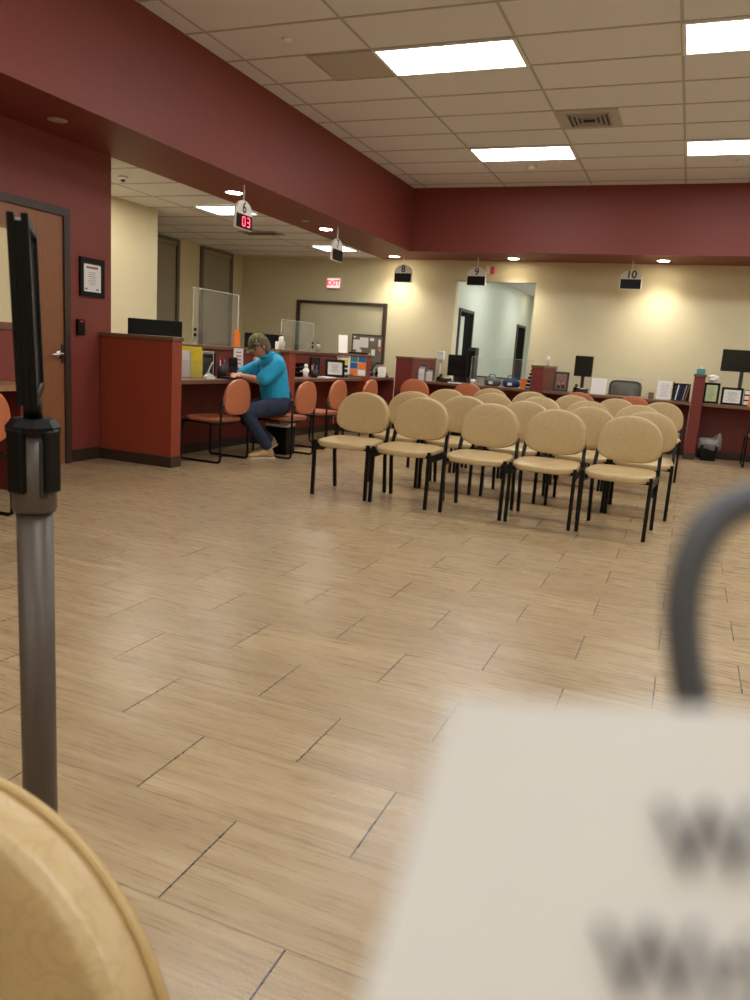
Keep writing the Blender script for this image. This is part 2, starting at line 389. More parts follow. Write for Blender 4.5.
def can(loc, label, lit=True, small=False):
    t = thing('downlight', label, 'ceiling light', loc, 0, 'round soffit downlights' if lit else None)
    r = .1 if not small else .055
    MB().lathe([(r-.018, -.001), (r-.018, -.005), (r, -.005), (r, -.001)], n=28).build('trim_ring', M['white'], t)
    MB().lathe([(0, -.006), (r-.018, -.006), (r-.018, -.003), (0, -.003)], n=28).build('lens', M['can'] if lit else M['stain'], t)
    if lit:
        L = bpy.data.lights.new('downlight_beam', 'SPOT'); L.energy = 60; L.spot_size = 2.15; L.spot_blend = 1.0; L.shadow_soft_size = .1; L.color = (1, .93, .8)
        lo = bpy.data.objects.new('downlight_beam', L); C.objects.link(lo); lo.parent = t; lo.location = (0, 0, -.03)
for p, l_, s_ in (((-4.73, 7.3), 'lit round downlight left of the hanging 6 sign', False), ((-4.73, 9.53), 'lit round downlight left of the hanging 7 sign', False),
             ((-4.73, 12.1), 'lit round downlight left of the hanging 8 sign', False), ((-2.76, 12.1), 'lit round downlight right of the hanging 9 sign', False), ((-.57, 12.05), 'lit round downlight right of the hanging 10 sign', False),
             ((1.7, 12.05), 'lit round downlight in the far soffit beyond the right edge', False)):
    can((p[0], p[1], ZS), l_)
tag(MB().lathe([(0, -.004), (.07, -.004), (.075, 0), (0, 0)], (-4.69, 4.79, ZS), 24).build('speaker_cover', M['stain']), 'small round unlit disc in the red soffit above the wood door', 'ceiling fitting')
tag(MB().lathe([(0, -.012), (.04, -.012), (.05, 0), (0, 0)], (-4.72, 8.92, ZS), 16).build('sprinkler_head', M['stain']), 'small pale sprinkler cap in the soffit between the 6 and 7 signs', 'sprinkler')
# ceiling fittings
t = thing('return_grille', 'grey square perforated grille in ceiling left of the wide light panel', 'vent', (-3.44, 6.37, H-.005))
box(.02, .59, .02, .59, -.006, -.001).build('perforated_face', mat('perforated_grey', (186, 180, 170), .6, noise=.1, nscale=300), t)
MB().box(0, .61, 0, .02, -.01, 0).box(0, .61, .59, .61, -.01, 0).box(0, .02, .02, .59, -.01, 0).box(.59, .61, .02, .59, -.01, 0).build('frame', M['stain'], t)
t = thing('air_diffuser', 'square louvred air diffuser in ceiling between the lit panels', 'vent', (-1.6, 8.2, H-.005))
fr = MB().box(0, .61, 0, .1, -.008, 0).box(0, .61, .51, .61, -.008, 0).box(0, .1, .1, .51, -.008, 0).box(.51, .61, .1, .51, -.008, 0); fr.build('frame', M['grid'], t)
box(.1, .51, .1, .51, -.003, -.001).build('backing', M['dgrey'], t)
for k in range(4):
    a = .1+.045*k; b_ = .61-a
    q = MB()
    for (p0, p1) in (((a, a), (b_, a)), ((b_, a), (b_, b_)), ((b_, b_), (a, b_)), ((a, b_), (a, a))):
        q.tube([(p0[0], p0[1], -.012-.002*k), (p1[0], p1[1], -.012-.002*k)], .007, square=True)
    q.build('louvre', M['stain'], t)
def sprinkler(x, y, z, label, name='sprinkler_head', r=.045, h=.012, cat='sprinkler'):
    tag(MB().lathe([(0, -h-.006), (r*.5, -h-.006), (r*.75, -h), (r, -.002), (r, 0), (0, 0)], (x, y, z), 20).build(name, M['pvc']), label, cat)
sprinkler(-3.44, 6.03, H-.005, 'small round sprinkler cap in ceiling above the grey grille')
sprinkler(-3.47, 10.35, H-.005, 'tiny sprinkler cap in ceiling left of the small light panel')
sprinkler(.2, 10.32, H-.005, 'tiny sprinkler cap in ceiling behind the farther right light panel')
sprinkler(-2.24, 10.35, H-.005, 'round smoke detector in ceiling just behind the small light panel', 'smoke_detector', .075, .03, 'smoke detector')
t = thing('security_camera', 'small white dome camera on staff ceiling beside the red wall', 'camera', (-5.52, 6.5, ZS-.005))
t.scale = (.7, .7, .7)
MB().lathe([(0, 0), (.06, 0), (.06, -.03), (.045, -.04), (0, -.04)][::-1], n=20).build('base', M['white'], t)
MB().lathe([(0, -.075), (.02, -.07), (.034, -.055), (.038, -.04), (0, -.04)], n=20).build('dome', M['black'], t)
t = thing('air_diffuser', 'dark slotted air diffuser in staff ceiling beneath the number 6 sign', 'vent', (-6.2, 9.7, ZS-.005))
box(0, .6, 0, .3, -.01, 0).build('frame', M['grid'], t)
for k in range(3): box(.04, .56, .05+.08*k, .09+.08*k, -.014, -.01).build('slot', M['dgrey'], t)

# ------------------------------------------------------------------ hanging number signs
def sign(num, x, y, rz, zc, plw=.31, digits=None, label='', top=ZS):
    t = thing('number_sign', label, 'sign', (x, y, top), rz, 'hanging window number signs')
    ztop = zc+.13-top; zb = zc-.15-top
    MB().tube([(0, 0, 0), (0, 0, ztop-.005)], .009, 8).build('hanging_rod', M['white'], t)
    hw = plw/2; arc = [(hw*math.cos(a), (zc-top)+.128*math.sin(a)) for a in [PI*k/20 for k in range(21)]]
    MB().prism(arc+[(-hw, zb), (hw, zb)], -.012, .012).build('plate', M['pvc'], t)
    box(-hw+.012, hw-.012, -.02, -.012, zb+.008, zc-top-.008).build('display_window', M['black'], t)
    text_mesh(num, .15, M['ink'], t, (0, -.0135, zc-top+.056), (PI/2, 0, 0), 'number', bold=.0025)
    text_mesh(num, .15, M['ink'], t, (0, .0135, zc-top+.056), (PI/2, 0, PI), 'number', bold=.0025)
    if digits:
        q = MB(); w_, h_, th = .05, .1, .009
        seg = {'a': (0, h_/2, 1), 'g': (0, 0, 1), 'd': (0, -h_/2, 1), 'b': (w_/2, h_/4, 0), 'c': (w_/2, -h_/4, 0), 'f': (-w_/2, h_/4, 0), 'e': (-w_/2, -h_/4, 0)}
        zc2 = (zb+zc-top)/2
        box(-.075, .12, -.0215, -.02, zc2-.057, zc2+.057).build('led_window', M['ledoff'], t)
        for i, sgs in enumerate(('abcdef', 'abcdg')):
            cx = -.02+i*.085
            for s_ in sgs:
                dx, dz, hz = seg[s_]
                if hz: q.box(cx+dx-w_/2+.004, cx+dx+w_/2-.004, -.024, -.0215, zc2+dz*.85-th/2, zc2+dz*.85+th/2)
                else: q.box(cx+dx-th/2, cx+dx+th/2, -.024, -.0215, zc2+dz*.85-h_/4+.006, zc2+dz*.85+h_/4-.006)
        q.build('led_digits', M['led'], t)
    return t
sign('6', -4.4, 6.97, PI/2, 2.44, digits=True, label='hanging half-round white sign numbered 6 with red digits 03 below')
sign('7', -4.43, 9.27, PI/2, 2.43, label='hanging half-round sign numbered 7 over a dark display, seen edge-on')
sign('8', -4.53, 12.03, 0, 2.455, label='hanging half-round white sign numbered 8 above a blank black display')
sign('9', -3.3, 12.03, 0, 2.44, label='hanging half-round white sign numbered 9 in front of glass opening')
sign('10', -.98, 12.03, 0, 2.455, label='hanging half-round white sign numbered 10 before the plain cream wall')

# exit signs
t = thing('exit_sign', 'lit EXIT sign with red letters high on cream wall above window', 'exit sign', (-5.955, YF, 2.2))
box(-.135, .135, -.05, 0, 0, .185).build('housing', M['white'], t, bevel=.006)
box(-.12, .12, -.053, -.05, .015, .17).build('face', M['exitl'], t)
text_mesh('EXIT', .125, M['exitr'], t, (0, -.0545, .092), (PI/2, 0, 0), 'letters', bold=.004)
t = thing('strobe_alarm', 'small white and red wall strobe beside the number 9 sign', 'alarm', (-3.19, YF, 2.52))
box(-.06, .005, -.05, 0, 0, .11).build('lens_half', M['white'], t)
box(.005, .06, -.055, 0, 0, .11).build('red_half', mat('red_plastic', (214, 60, 80), .4), t)

# ------------------------------------------------------------------ wall items left
def doc_lines(q, x0, x1, z0, z1, n, y, m=1, h=.004, jag=True):
    for k in range(n):
        z = z1-(z1-z0)*(k+.5)/n; c = (x0+x1)/2; hw = (x1-x0)/2*(random.uniform(.5, 1) if jag else 1)
        q.box(c-hw, c+hw, y-.0006, y, z-h/2, z+h/2, m)
t = thing('certificate_frame', 'black framed white certificate on the red wall right of the door', 'picture frame', (XW, 5.545, 1.47), PI/2)
# local: faces -y ; rotated so it faces +x
q = MB().box(-.15, -.11, -.02, 0, 0, .335).box(.11, .15, -.02, 0, 0, .335).box(-.11, .11, -.02, 0, 0, .045).box(-.11, .11, -.02, 0, .29, .335); q.build('frame', M['black'], t)
q = MB().box(-.11, .11, -.012, -.002, .045, .281); doc_lines(q, -.07, .07, .1, .22, 7, -.0125); q.box(-.07, .07, -.0135, -.012, .245, .262, 2).box(-.09, -.06, -.0135, -.012, .06, .075, 1).box(.05, .08, -.0135, -.012, .06, .075, 2)
q.build('certificate', [M['paper'], M['greyink'], M['photo']], t)
t = thing('card_reader', 'small black wall card reader beside the wooden door', 'card reader', (XW, 5.395, 1.13), PI/2)
box(-.045, .045, -.03, 0, 0, .14).build('housing', M['black'], t, bevel=.006)
box(-.02, .02, -.0315, -.03, .115, .125).build('indicator', M['redp'], t)

# near-left booth: screen, worktop
t = thing('booth_screen', 'red booth screen with cream upper panel in front of the wooden door', 'partition', (-4.62, 3.58, 0))
box(-.04, 0, -1.0, .72, .1, 1.14).build('lower_panel', M['red'], t)
box(-.05, .01, -1.0, .72, 0, .1).build('kick_base', M['base'], t)
box(-.055, .015, -1.0, .73, 1.14, 1.19).build('rail', M['lam'], t)
box(-.035, -.005, -1.0, .7, 1.19, 1.845).build('upper_panel', M['cork'], t)
MB().box(-.045, .005, .7, .73, 1.19, 1.86).box(-.045, .005, -1.0, .7, 1.845, 1.86).build('edge_trim', M['lamtan'], t)
t = thing('booth_worktop', 'brown laminate worktop at the left edge behind the black sign holder', 'counter', (-4.4, 3.38, 0))
box(-.216, .2, -.85, .72, .735, .775).build('top', M['lamtan'], t)
box(-.2, .1, .64, .68, 0, .735).build('support_panel', M['maroon'], t)

# ------------------------------------------------------------------ service counters
WT = .79; WB = .75
def divider(x0, x1, y0, y1, zt, label, cap=.012, m='redlow'):
    t = thing('counter_divider', label, 'partition', ((x0+x1)/2, (y0+y1)/2, 0), 0, 'service counter dividers')
    box(x0, x1, y0, y1, .1, zt-.035).build('panel', M[m], t, world=True)
    box(x0-.006, x1+.006, y0-.006, y1+.006, 0, .1).build('kick_base', M['base'], t, world=True)
    box(x0-cap, x1+cap, y0-cap, y1+cap, zt-.035, zt).build('cap', M['lam'], t, world=True, bevel=.004)
    return t
# end wall of the first booth (touches the red wall)
divider(XW+.012, -4.25, 5.65, 5.79, 1.17, 'wide orange-red end partition with brown cap beside the red wall')
divider(-4.72, -4.25, 7.8, 7.95, 1.115, 'orange-red divider behind the man between the first two booths')
divider(-4.72, -4.25, 10.08, 10.23, 1.115, 'red divider ending the left counter, right of the blue and orange poster')
divider(-4.25, -3.98, 11.25, 12.42, 1.125, 'red corner divider with brown cap where the two counters meet', m='maroon')
divider(-2.14, -1.97, 11.25, 12.42, 1.13, 'red divider with brown cap left of the photo frame', m='maroon')
divider(.06, .2, 11.25, 12.0, 1.16, 'narrow red divider with teal box on top beside the bagged bin', m='maroon')
# back screens (left)
for ya, yb, l_ in ((5.802, 7.788, 'low red screen behind first left booth, in front of the man'), (7.962, 10.068, 'low red screen behind second left booth holding the colour posters')):
    t = thing('counter_screen', l_, 'partition', (-4.75, ya, 0))
    box(-4.77, -4.72, ya, yb, .1, 1.075).build('panel', M['maroon'], t, world=True)
    box(-4.775, -4.712, ya, yb, 0, .1).build('kick_base', M['base'], t, world=True)
    box(-5.02, -4.69, ya, yb, 1.075, 1.11).build('ledge', M['lam'], t, world=True, bevel=.004)
    box(-5.0, -4.98, ya, yb, 0, 1.075).build('rear_panel', M['maroon'], t, world=True)
t = thing('counter_screen', 'short maroon counter front in the gap between the two counters', 'partition', (-4.75, 10.25, 0))
MB().box(-4.77, -4.72, 10.245, 11.235, .1, .748).box(-4.715, -4.258, 11.19, 11.235, .1, .748).build('panel', M['maroon'], t, world=True)
MB().box(-4.775, -4.712, 10.245, 11.235, 0, .1).box(-4.71, -4.258, 11.185, 11.235, 0, .1).build('kick_base', M['base'], t, world=True)
# worktops
def worktop(x0, x1, y0, y1, label):
    t = thing('counter_worktop', label, 'counter', ((x0+x1)/2, (y0+y1)/2, 0))
    box(x0, x1, y0, y1, WB, WT).build('top', M['lam'], t, world=True, bevel=.004)
    return t
worktop(-4.718, -4.27, 5.804, 7.786, 'brown laminate worktop where the man in turquoise writes')
worktop(-4.718, -4.27, 7.964, 10.066, 'brown laminate worktop in front of the framed certificate and posters')
worktop(-4.77, -4.262, 10.244, 11.236, 'brown laminate worktop with black phone between the two counters')
FT = .775
for x0, x1, l_ in ((-3.9735, -2.1465, 'brown worktop with black monitor and phone below the number 9 sign'), (-1.9635, .0535, 'brown worktop with family photo and tablet-like signs below number 10 sign'), (.2065, 3.2, 'brown worktop with two framed certificates at the right edge')):
    t = thing('counter_worktop', l_, 'counter', ((x0+x1)/2, 11.5, 0))
    box(x0, x1, 11.27, 12.0, FT-.04, FT).build('top', M['lam'], t, world=True, bevel=.004)
    box(x0, x1, 11.75, 11.79, .1, FT-.042).build('modesty_panel', M['maroon'], t, world=True)
    box(x0, x1, 11.742, 11.798, 0, .1).build('kick_base', M['base'], t, world=True)

# ------------------------------------------------------------------ chairs
def dome_outline(w, h, n=72):
    """upright D: round arch above, rounded lower corners, slightly bowed lower edge; centre at origin, bottom at 0"""
    pts = []; hw = w/2; zc = h*.4
    for k in range(n):
        a = 2*PI*k/n; c, s = math.cos(a), math.sin(a)
        if s >= 0: ex = 2.2; x = hw*math.copysign(abs(c)**(2/ex), c); z = zc+(h-zc)*abs(s)**(2/ex)
        else: ex = 3.6; x = hw*math.copysign(abs(c)**(2/ex), c)*(1-.05*abs(s)); z = zc-zc*abs(s)**(2/ex); z += .035*h*(1-abs(s))*0+.05*h*(x/hw)**2*abs(s)
        pts.append((x, z))
    return pts
def cushion(outline, th, place, flat=.55, cz=None, steps=(1, .985, .95, .88, .74, .5, .25)):
    """closed pad: outline scaled inward on both faces, place(u, v, d) maps to 3-D (d = depth)"""
    n = len(outline); cx = sum(p[0] for p in outline)/n; cy = cz if cz is not None else sum(p[1] for p in outline)/n
    prof = []
    for s in steps:
        prof.append((s, th/2*(flat+(1-flat)*math.sqrt(max(0, 1-s**4))) if s < 1 else th/2*flat*.6))
    rings = [(s, d) for s, d in prof][::-1]
    full = [(s, -d) for s, d in rings]+[(s, d) for s, d in rings[::-1]]
    vs = []; fs = []
    for s, d in full:
        for (u, v) in outline: vs.append(place(cx+(u-cx)*s, cy+(v-cy)*s, d))
    K = len(full)
    for i in range(K-1):
        for j in range(n): fs.append((i*n+j, i*n+(j+1) % n, (i+1)*n+(j+1) % n, (i+1)*n+j))
    vs.append(place(cx, cy, full[0][1])); vs.append(place(cx, cy, full[-1][1]))
    for j in range(n): fs.append((K*n, (j+1) % n, j)); fs.append((K*n+1, (K-1)*n+j, (K-1)*n+(j+1) % n))
    return vs, fs
def seat_outline(w, dp, n=64):
    pts = []
    for k in range(n):
        a = 2*PI*k/n; c, s = math.cos(a), math.sin(a)
        x = w/2*math.copysign(abs(c)**(2/4.2), c); y = dp/2*math.copysign(abs(s)**(2/4.2), s)
        x *= 1-.05*(y/(dp/2))            # slightly wider at the front (front = -y)
        y -= .02*(1-(x/(w/2))**2)*(1 if y < 0 else 0)
        pts.append((x, y))
    return pts
def back_place(y0, z0, lean, curve):
    def P(u, v, d): return (u, y0+lean*v-d-curve*((u/.23)**2), z0+v)
    return P
def make_back(mb_pad, mb_pipe, w, h, th, P):
    o = dome_outline(w, h); vs, fs = cushion(o, th, P, cz=h*.45); mb_pad.add(vs, fs, 0, True)
    for d in (-th*.3,): mb_pipe.tube([P(u*1.0, v, d) for u, v in o], .0045, 6, closed=True)
def cream_chair(label):
    t = thing('waiting_chair', label, 'chair', (0, 0, 0), 0, 'cream waiting chairs in rows')
    a, b = MB(), MB(); make_back(a, b, .46, .335, .06, back_place(.215, .483, .10, .02))
    bk = a.build('backrest', M['vin'], t); b.build('piping', M['pipe'], bk)
    vs, fs = cushion(seat_outline(.462, .44), .06, lambda u, v, d: (u, v-.005, .424+d+.012*(v/.22)**2*(-1 if v < 0 else .5)), flat=.6)
    MB().add(vs, fs, 0, True).build('seat', M['vin'], t)
    for s in (-1, 1):
        x = s*.228
        MB().tube([(x, -.225, 0), (x, -.22, .44)], .0125, square=True).build('leg', M['blackm'], t)
        MB().tube([(x, .235, 0), (x, .19, .3), (x, .205, .45), (x*.97, .25, .57)], .0125, square=True).build('leg', M['blackm'], t)
    MB().tube([(-.228, -.215, .4), (-.228, .2, .4)], .012, square=True).tube([(.228, -.215, .4), (.228, .2, .4)], .012, square=True).tube([(-.228, -.19, .4), (.228, -.19, .4)], .012, square=True).tube([(-.228, .17, .4), (.228, .17, .4)], .012, square=True).build('seat_frame', M['blackm'], t)
    [box(q_-.004, q_+.004, -.2, .19, .355, .41).build('side_bracket', M['blackm'], t) for q_ in (-.23, .23)]
    MB().obox((0, .262, .56), (.44, .006, .045)).build('back_bracket', M['blackm'], t)
    return t
def orange_chair(label, group):
    t = thing('guest_chair', label, 'chair', (0, 0, 0), 0, group)
    a, b = MB(), MB(); make_back(a, b, .45, .345, .05, back_place(.245, .465, .05, .012))
    a.build('backrest', M['oran'], t)
    vs, fs = cushion(seat_outline(.47, .42), .05, lambda u, v, d: (u, v-.015, .412+d), flat=.6)
    MB().add(vs, fs, 0, True).build('seat', M['oran'], t)
    for s in (-1, 1):
        x = s*.245; r = .03
        MB().tube([(x, .23, .6), (x, .222, .42), (x, .228, .06), (x, .222, .024), (x, .195, .012), (x, -.2, .012), (x, -.225, .024), (x, -.23, .06), (x, -.215, .385)], .0115, 8).build('side_frame', M['blackm'], t)
    MB().tube([(-.245, -.21, .385), (.245, -.21, .385)], .01).tube([(-.245, .2, .385), (.245, .2, .385)], .01).tube([(-.245, -.21, .385), (-.245, .22, .385)], .01).tube([(.245, -.21, .385), (.245, .22, .385)], .01).tube([(-.243, .234, .54), (-.2, .248, .56), (.2, .248, .56), (.243, .234, .54)], .008).build('seat_frame', M['blackm'], t)
    return t
CH = [(5.66, [-2.475, -1.965, -1.39, -.885, -.36]), (6.54, [-2.36, -1.86, -1.3, -.745, -.263]), (7.66, [-2.37, -1.87, -1.38, -.895, -.41]), (8.9, [-2.2, -1.71, -1.22, -.73, -.235])]
proto = None
rown = ['front', 'second', 'third', 'back']; coln = ['leftmost of five', 'second from left', 'middle of five', 'second from right', 'rightmost of five']
for r_, (Y, xs) in enumerate(CH):
    for c_, x in enumerate(xs):
        if r_ == 0: x = x
        lb = 'cream vinyl waiting chair with black legs, %s row, %s' % (rown[r_], coln[c_])
        if proto is None: o = proto = cream_chair(lb)
        else: o = copy_tree(proto)
        o['label'] = lb
        o.location = (x, Y, 0); o.rotation_euler = (0, 0, {(0, 4): -.07, (0, 0): .03, (0, 2): .02, (1, 0): .03}.get((r_, c_), 0))
# the near chair at lower left
o = copy_tree(proto); o['label'] = 'cream vinyl chair back close to the camera at the lower left'; del o['group']
o.location = (-.475, .12, -.005); o.rotation_euler = (0, 0, .0)
NEAR = o
og = 'orange guest chairs at the left counter'
p2 = None
for x, y, rz, lb, gg in ((-4.29, 6.41, -PI/2, 'orange-brown guest chair with sled frame left of the seated man', og),
        (-3.95, 7.2, -PI/2, 'orange-brown guest chair on which the man in turquoise sits', og),
        (-4.05, 8.215, -PI/2, 'orange-brown guest chair beyond the man, below the framed certificate', og),
        (-4.05, 9.2, -PI/2, 'orange-brown guest chair mostly hidden at the end of the left counter', og),
        (-3.74, 11.0, PI, 'orange-brown guest chair at the corner divider, back toward the rows', 'orange guest chairs at the far counter'),
        (-2.93, 11.0, PI, 'orange-brown guest chair at far counter below the grey glass opening', 'orange guest chairs at the far counter'),
        (-1.36, 11.0, PI, 'orange-brown guest chair at far counter below the tall monitor', 'orange guest chairs at the far counter'),
        (-.65, 11.0, PI, 'orange-brown guest chair at far counter below the mesh office chair', 'orange guest chairs at the far counter'),
        (1.03, 11.08, PI, 'orange-brown guest chair cut by the right edge at the far counter', 'orange guest chairs at the far counter'),
        (-4.0, 3.2, -PI/2, 'orange-brown guest chair cut by the left edge beside the post', None)):
    o = p2 = orange_chair(lb, gg) if p2 is None else copy_tree(p2)
    o['label'] = lb
    if gg: o['group'] = gg
    elif 'group' in o: del o['group']
    o.location = (x, y, 0); o.rotation_euler = (0, 0, rz)

# ------------------------------------------------------------------ post with sign holder
PXY = (-.928, .891)
t = thing('barrier_post', 'brown-grey metal queue post with black belt head, close at left', 'barrier post', (PXY[0], PXY[1], 0), math.radians(45))
MB().lathe([(0, 0), (.165, 0), (.168, .012), (.15, .028), (.05, .04), (0, .04)], n=48).build('base', M['postm'], t)
MB().lathe([(0, .04), (.0272, .04), (.0272, .87), (0, .87)], n=40).build('pole', M['postm'], t)
MB().lathe([(0, .87), (.0315, .87), (.033, .876), (.033, .994), (0, .994)], n=40).build('collar', M['postm'], t)
MB().lathe([(0, .994), (.040, .994), (.040, 1.004), (.031, 1.016), (0, 1.018)], n=8, smooth=False).build('head_cap', M['black'], t)
for k in range(4):
    a = k*PI/2-.765
    MB().obox((.034*math.cos(a), .034*math.sin(a), .952), (.014, .03, .098), (0, 0, a)).build('belt_slot', M['black'], t, bevel=.004)
MB().obox((.032*math.cos(-1.15), .032*math.sin(-1.15), .94), (.008, .012, .09), (0, 0, -1.15)).build('belt_clip', M['dgrey'], t, bevel=.002)
# sign holder (stands in the head)
a_ = math.atan2(.89, -.93)                   # direction away from the camera
t = thing('sign_holder', 'black upright sign frame on the post, seen nearly edge-on', 'sign', (PXY[0], PXY[1], 1.018), 0)
t.rotation_euler = (math.radians(-1.7), math.radians(-1.5), a_-math.radians(3.0))
# local x = along the sheet (away), y = thickness, z up
MB().tube([(0, 0, -.002), (0, 0, .03)], .014, 16).build('stem', M['black'], t)
for s in (-1, 1):
    MB().box(.112*s-.009, .112*s+.009, -.0135, -.004, .03, .286).box(.112*s-.009, .112*s+.009, .004, .0135, .03, .286).box(.112*s-.008, .112*s+.008, -.005, .005, .03, .276).build('side_rail', M['black'], t, bevel=.002)
MB().box(-.103, .103, -.013, .013, .028, .045).build('bottom_rail', M['black'], t, bevel=.002)
MB().box(-.103, .103, -.013, -.005, .271, .284).box(-.103, .103, .005, .013, .271, .284).build('top_rail', M['black'], t)
q = MB().box(-.102, .102, -.004, .004, .045, .281); q.build('sign_sheet', M['paper'], t)
MB().box(-.102, .102, -.0075, -.0065, .045, .278).box(-.102, .102, .0065, .0075, .045, .278).build('clear_cover', M['glass'], t)

# ------------------------------------------------------------------ paper and cord close to the lens
def pt(x, y, z): return Vector((x, y, z))
A, B_, Cc, D = pt(-0.01692, 0.06623, 1.11828), pt(0.02284, 0.08215, 1.11925), pt(0.02402, 0.06605, 1.09169), pt(-0.01891, 0.04946, 1.09349)
t = thing('paper_sheet', 'white paper sheet with large black writing, blurred, at the lower right', 'paper', tuple((D+Cc)/2))
q = MB(); N = 14; nrm = (B_-A).cross(D-A).normalized()
if nrm.y > 0: nrm = -nrm
org = (D+Cc)/2
def sheet_pt(u, v, off=0):
    p = (A*(1-u)+B_*u)*(1-v)+(D*(1-u)+Cc*u)*v
    return p+nrm*(off+.0006*math.sin(u*PI)*math.sin(v*2))-org
vs = [sheet_pt(i/N, j/N, o) for o in (.00012, -.00012) for j in range(N+1) for i in range(N+1)]
fs = []; K = (N+1)**2
for j in range(N):
    for i in range(N):
        a = j*(N+1)+i; fs += [(a, a+1, a+N+2, a+N+1), (K+a, K+a+N+1, K+a+N+2, K+a+1)]
for i in range(N):
    fs += [(i, K+i, K+i+1, i+1), (N*(N+1)+i, N*(N+1)+i+1, K+N*(N+1)+i+1, K+N*(N+1)+i), (i*(N+1), (i+1)*(N+1), K+(i+1)*(N+1), K+i*(N+1)), (i*(N+1)+N, K+i*(N+1)+N, K+(i+1)*(N+1)+N, (i+1)*(N+1)+N)]
q.add(vs, fs, 0, False); q.build('sheet', M['paper'], t)
ux = (B_-A).normalized(); uz = nrm; uy = uz.cross(ux)
if uy.z < 0: uy = -uy; 
Rm = Matrix((ux, uy, ux.cross(uy))).transposed()
for txt, px_, sz in (('Wo', (.51, .48), .0086), ('Wri', (.43, .81), .0085)):
    o = text_mesh(txt, sz, M['faintink'], t, sheet_pt(px_[0], px_[1])+nrm*.0009, Rm.to_euler(), 'writing', extrude=.00004, bold=.0001, left=True)
# cord loop
pts = [(.0288, .1267, 1.1295), (.0194, .1235, 1.1329), (.0114, .1194, 1.1334), (.006, .1165, 1.1299), (.0037, .1144, 1.1242), (.0034, .1128, 1.1171), (.0048, .1119, 1.1102), (.0063, .1114, 1.1046), (.0076, .1109, 1.0938), (.0079, .1094, 1.078), (.0079, .108, 1.042)]
def smooth_path(P, k=6):
    P = [Vector(p) for p in P]; out = []
    for i in range(len(P)-1):
        p0 = P[max(0, i-1)]; p1 = P[i]; p2_ = P[i+1]; p3 = P[min(len(P)-1, i+2)]
        for j in range(k):
            s = j/k; out.append(.5*((2*p1)+(p2_-p0)*s+(2*p0-5*p1+4*p2_-p3)*s*s+(3*p1-p0-3*p2_+p3)*s**3))
    out.append(P[-1]); return out
tag(MB().tube(smooth_path(pts), .0026, 14).build('cord', M['cable']), 'dark grey rubber cord curving up behind the blurred white paper', 'cord')

exec_items = True
# ------------------------------------------------------------------ small things: helpers
def monitor(x, y, z, w, h, rz, label, stand=.1, name='monitor', portrait=False):
    """z is the surface it stands on; shows its back or front to -y before rz"""
    t = thing(name, label, 'monitor', (x, y, z), rz)
    box(-w/2, w/2, -.02, .02, stand, stand+h).build('screen', M['black'], t, bevel=.004)
    box(-w/2+.012, w/2-.012, -.0215, -.02, stand+.012, stand+h-.012).build('display', M['screen'], t)
    MB().box(-.025, .025, .02, .04, .01, stand+h*.45).build('neck', M['dgrey'], t)
    MB().box(-.1, .1, -.06, .1, 0, .012).build('foot', M['black'], t, bevel=.004)
    return t
def frame_doc(x, y, z, w, h, rz, label, doc='paper', fm='black', bord=.025, lean=.12, photo=False):
    t = thing('picture_frame', label, 'picture frame', (x, y, z), rz)
    R = Matrix.Rotation(-lean, 3, 'X')
    def L(mb):
        mb.v = [tuple(R@Vector(v)) for v in mb.v]; return mb
    L(MB().box(-w/2, -w/2+bord, -.008, .008, 0, h).box(w/2-bord, w/2, -.008, .008, 0, h).box(-w/2+bord, w/2-bord, -.008, .008, 0, bord).box(-w/2+bord, w/2-bord, -.008, .008, h-bord, h)).build('frame', M[fm], t)
    q = MB().box(-w/2+bord, w/2-bord, -.004, .004, bord, h-bord)
    if photo:
        for dx, hh in ((-.03, .1), (.035, .12)):
            q.box(dx-.025, dx+.025, -.0055, -.004, bord+.01, bord+hh*.6, 1); q.lathe([(0, -.018), (.014, -.012), (.018, 0), (.014, .012), (0, .018)], (dx, -.002, bord+hh*.6+.015), 8, m=2, sy=.25)
    else: doc_lines(q, -w/2+bord*1.8, w/2-bord*1.8, bord*1.8, h-bord*1.8, 8, -.0045)
    L(q).build('document', [M[doc], M['greyink'] if not photo else M['ink'], M['skin']], t)
    L(MB().box(-.03, .03, .008, .012, h*.1, h*.7)).tube([(0, .012, .01+h*.5), (0, lean*h+.09, .004)], .006).build('easel', M[fm], t)
    return t
def stand_sheet(x, y, z, w, h, rz, label, m='paper', lines=8, lean=.2, name='sign_sheet_stand', cat='sign', extra=None):
    t = thing(name, label, cat, (x, y, z), rz)
    R = Matrix.Rotation(-lean, 3, 'X')
    q = MB().box(-w/2, w/2, -.002, .002, .006, h); 
    if lines: doc_lines(q, -w/2*.75, w/2*.75, h*.1, h*.88, lines, -.0022)
    if extra: extra(q, w, h)
    q.v = [tuple(R@Vector(v)) for v in q.v]
    q.build('sheet', [M[m], M['greyink'], M['yellow'], M['ink'], M['blue'], M['orange'], M['teal'], M['white']], t)
    MB().box(-w/2, w/2, -.02, lean*h*.5+.05, 0, .005).tube([(0, lean*h*.8+.002, h*.8), (0, lean*h*.8+.04, .004)], .004).build('easel_foot', M['glass'] if m != 'black' else M['black'], t)
    return t
def bottle(x, y, z, r, h, label, m='white', capm='black', cat='bottle'):
    t = thing('pump_bottle', label, cat, (x, y, z))
    MB().lathe([(0, 0), (r, 0), (r, h*.65), (r*.8, h*.74), (r*.35, h*.78), (0, h*.78)], n=20).build('body', M[m], t)
    MB().lathe([(0, h*.78), (r*.4, h*.78), (r*.4, h*.86), (0, h*.86)], n=14).tube([(0, 0, h*.86), (0, 0, h*.97), (-r*.9, 0, h*.96), (-r, 0, h*.92)], r*.13, 8).build('pump', M[capm], t)
    return t
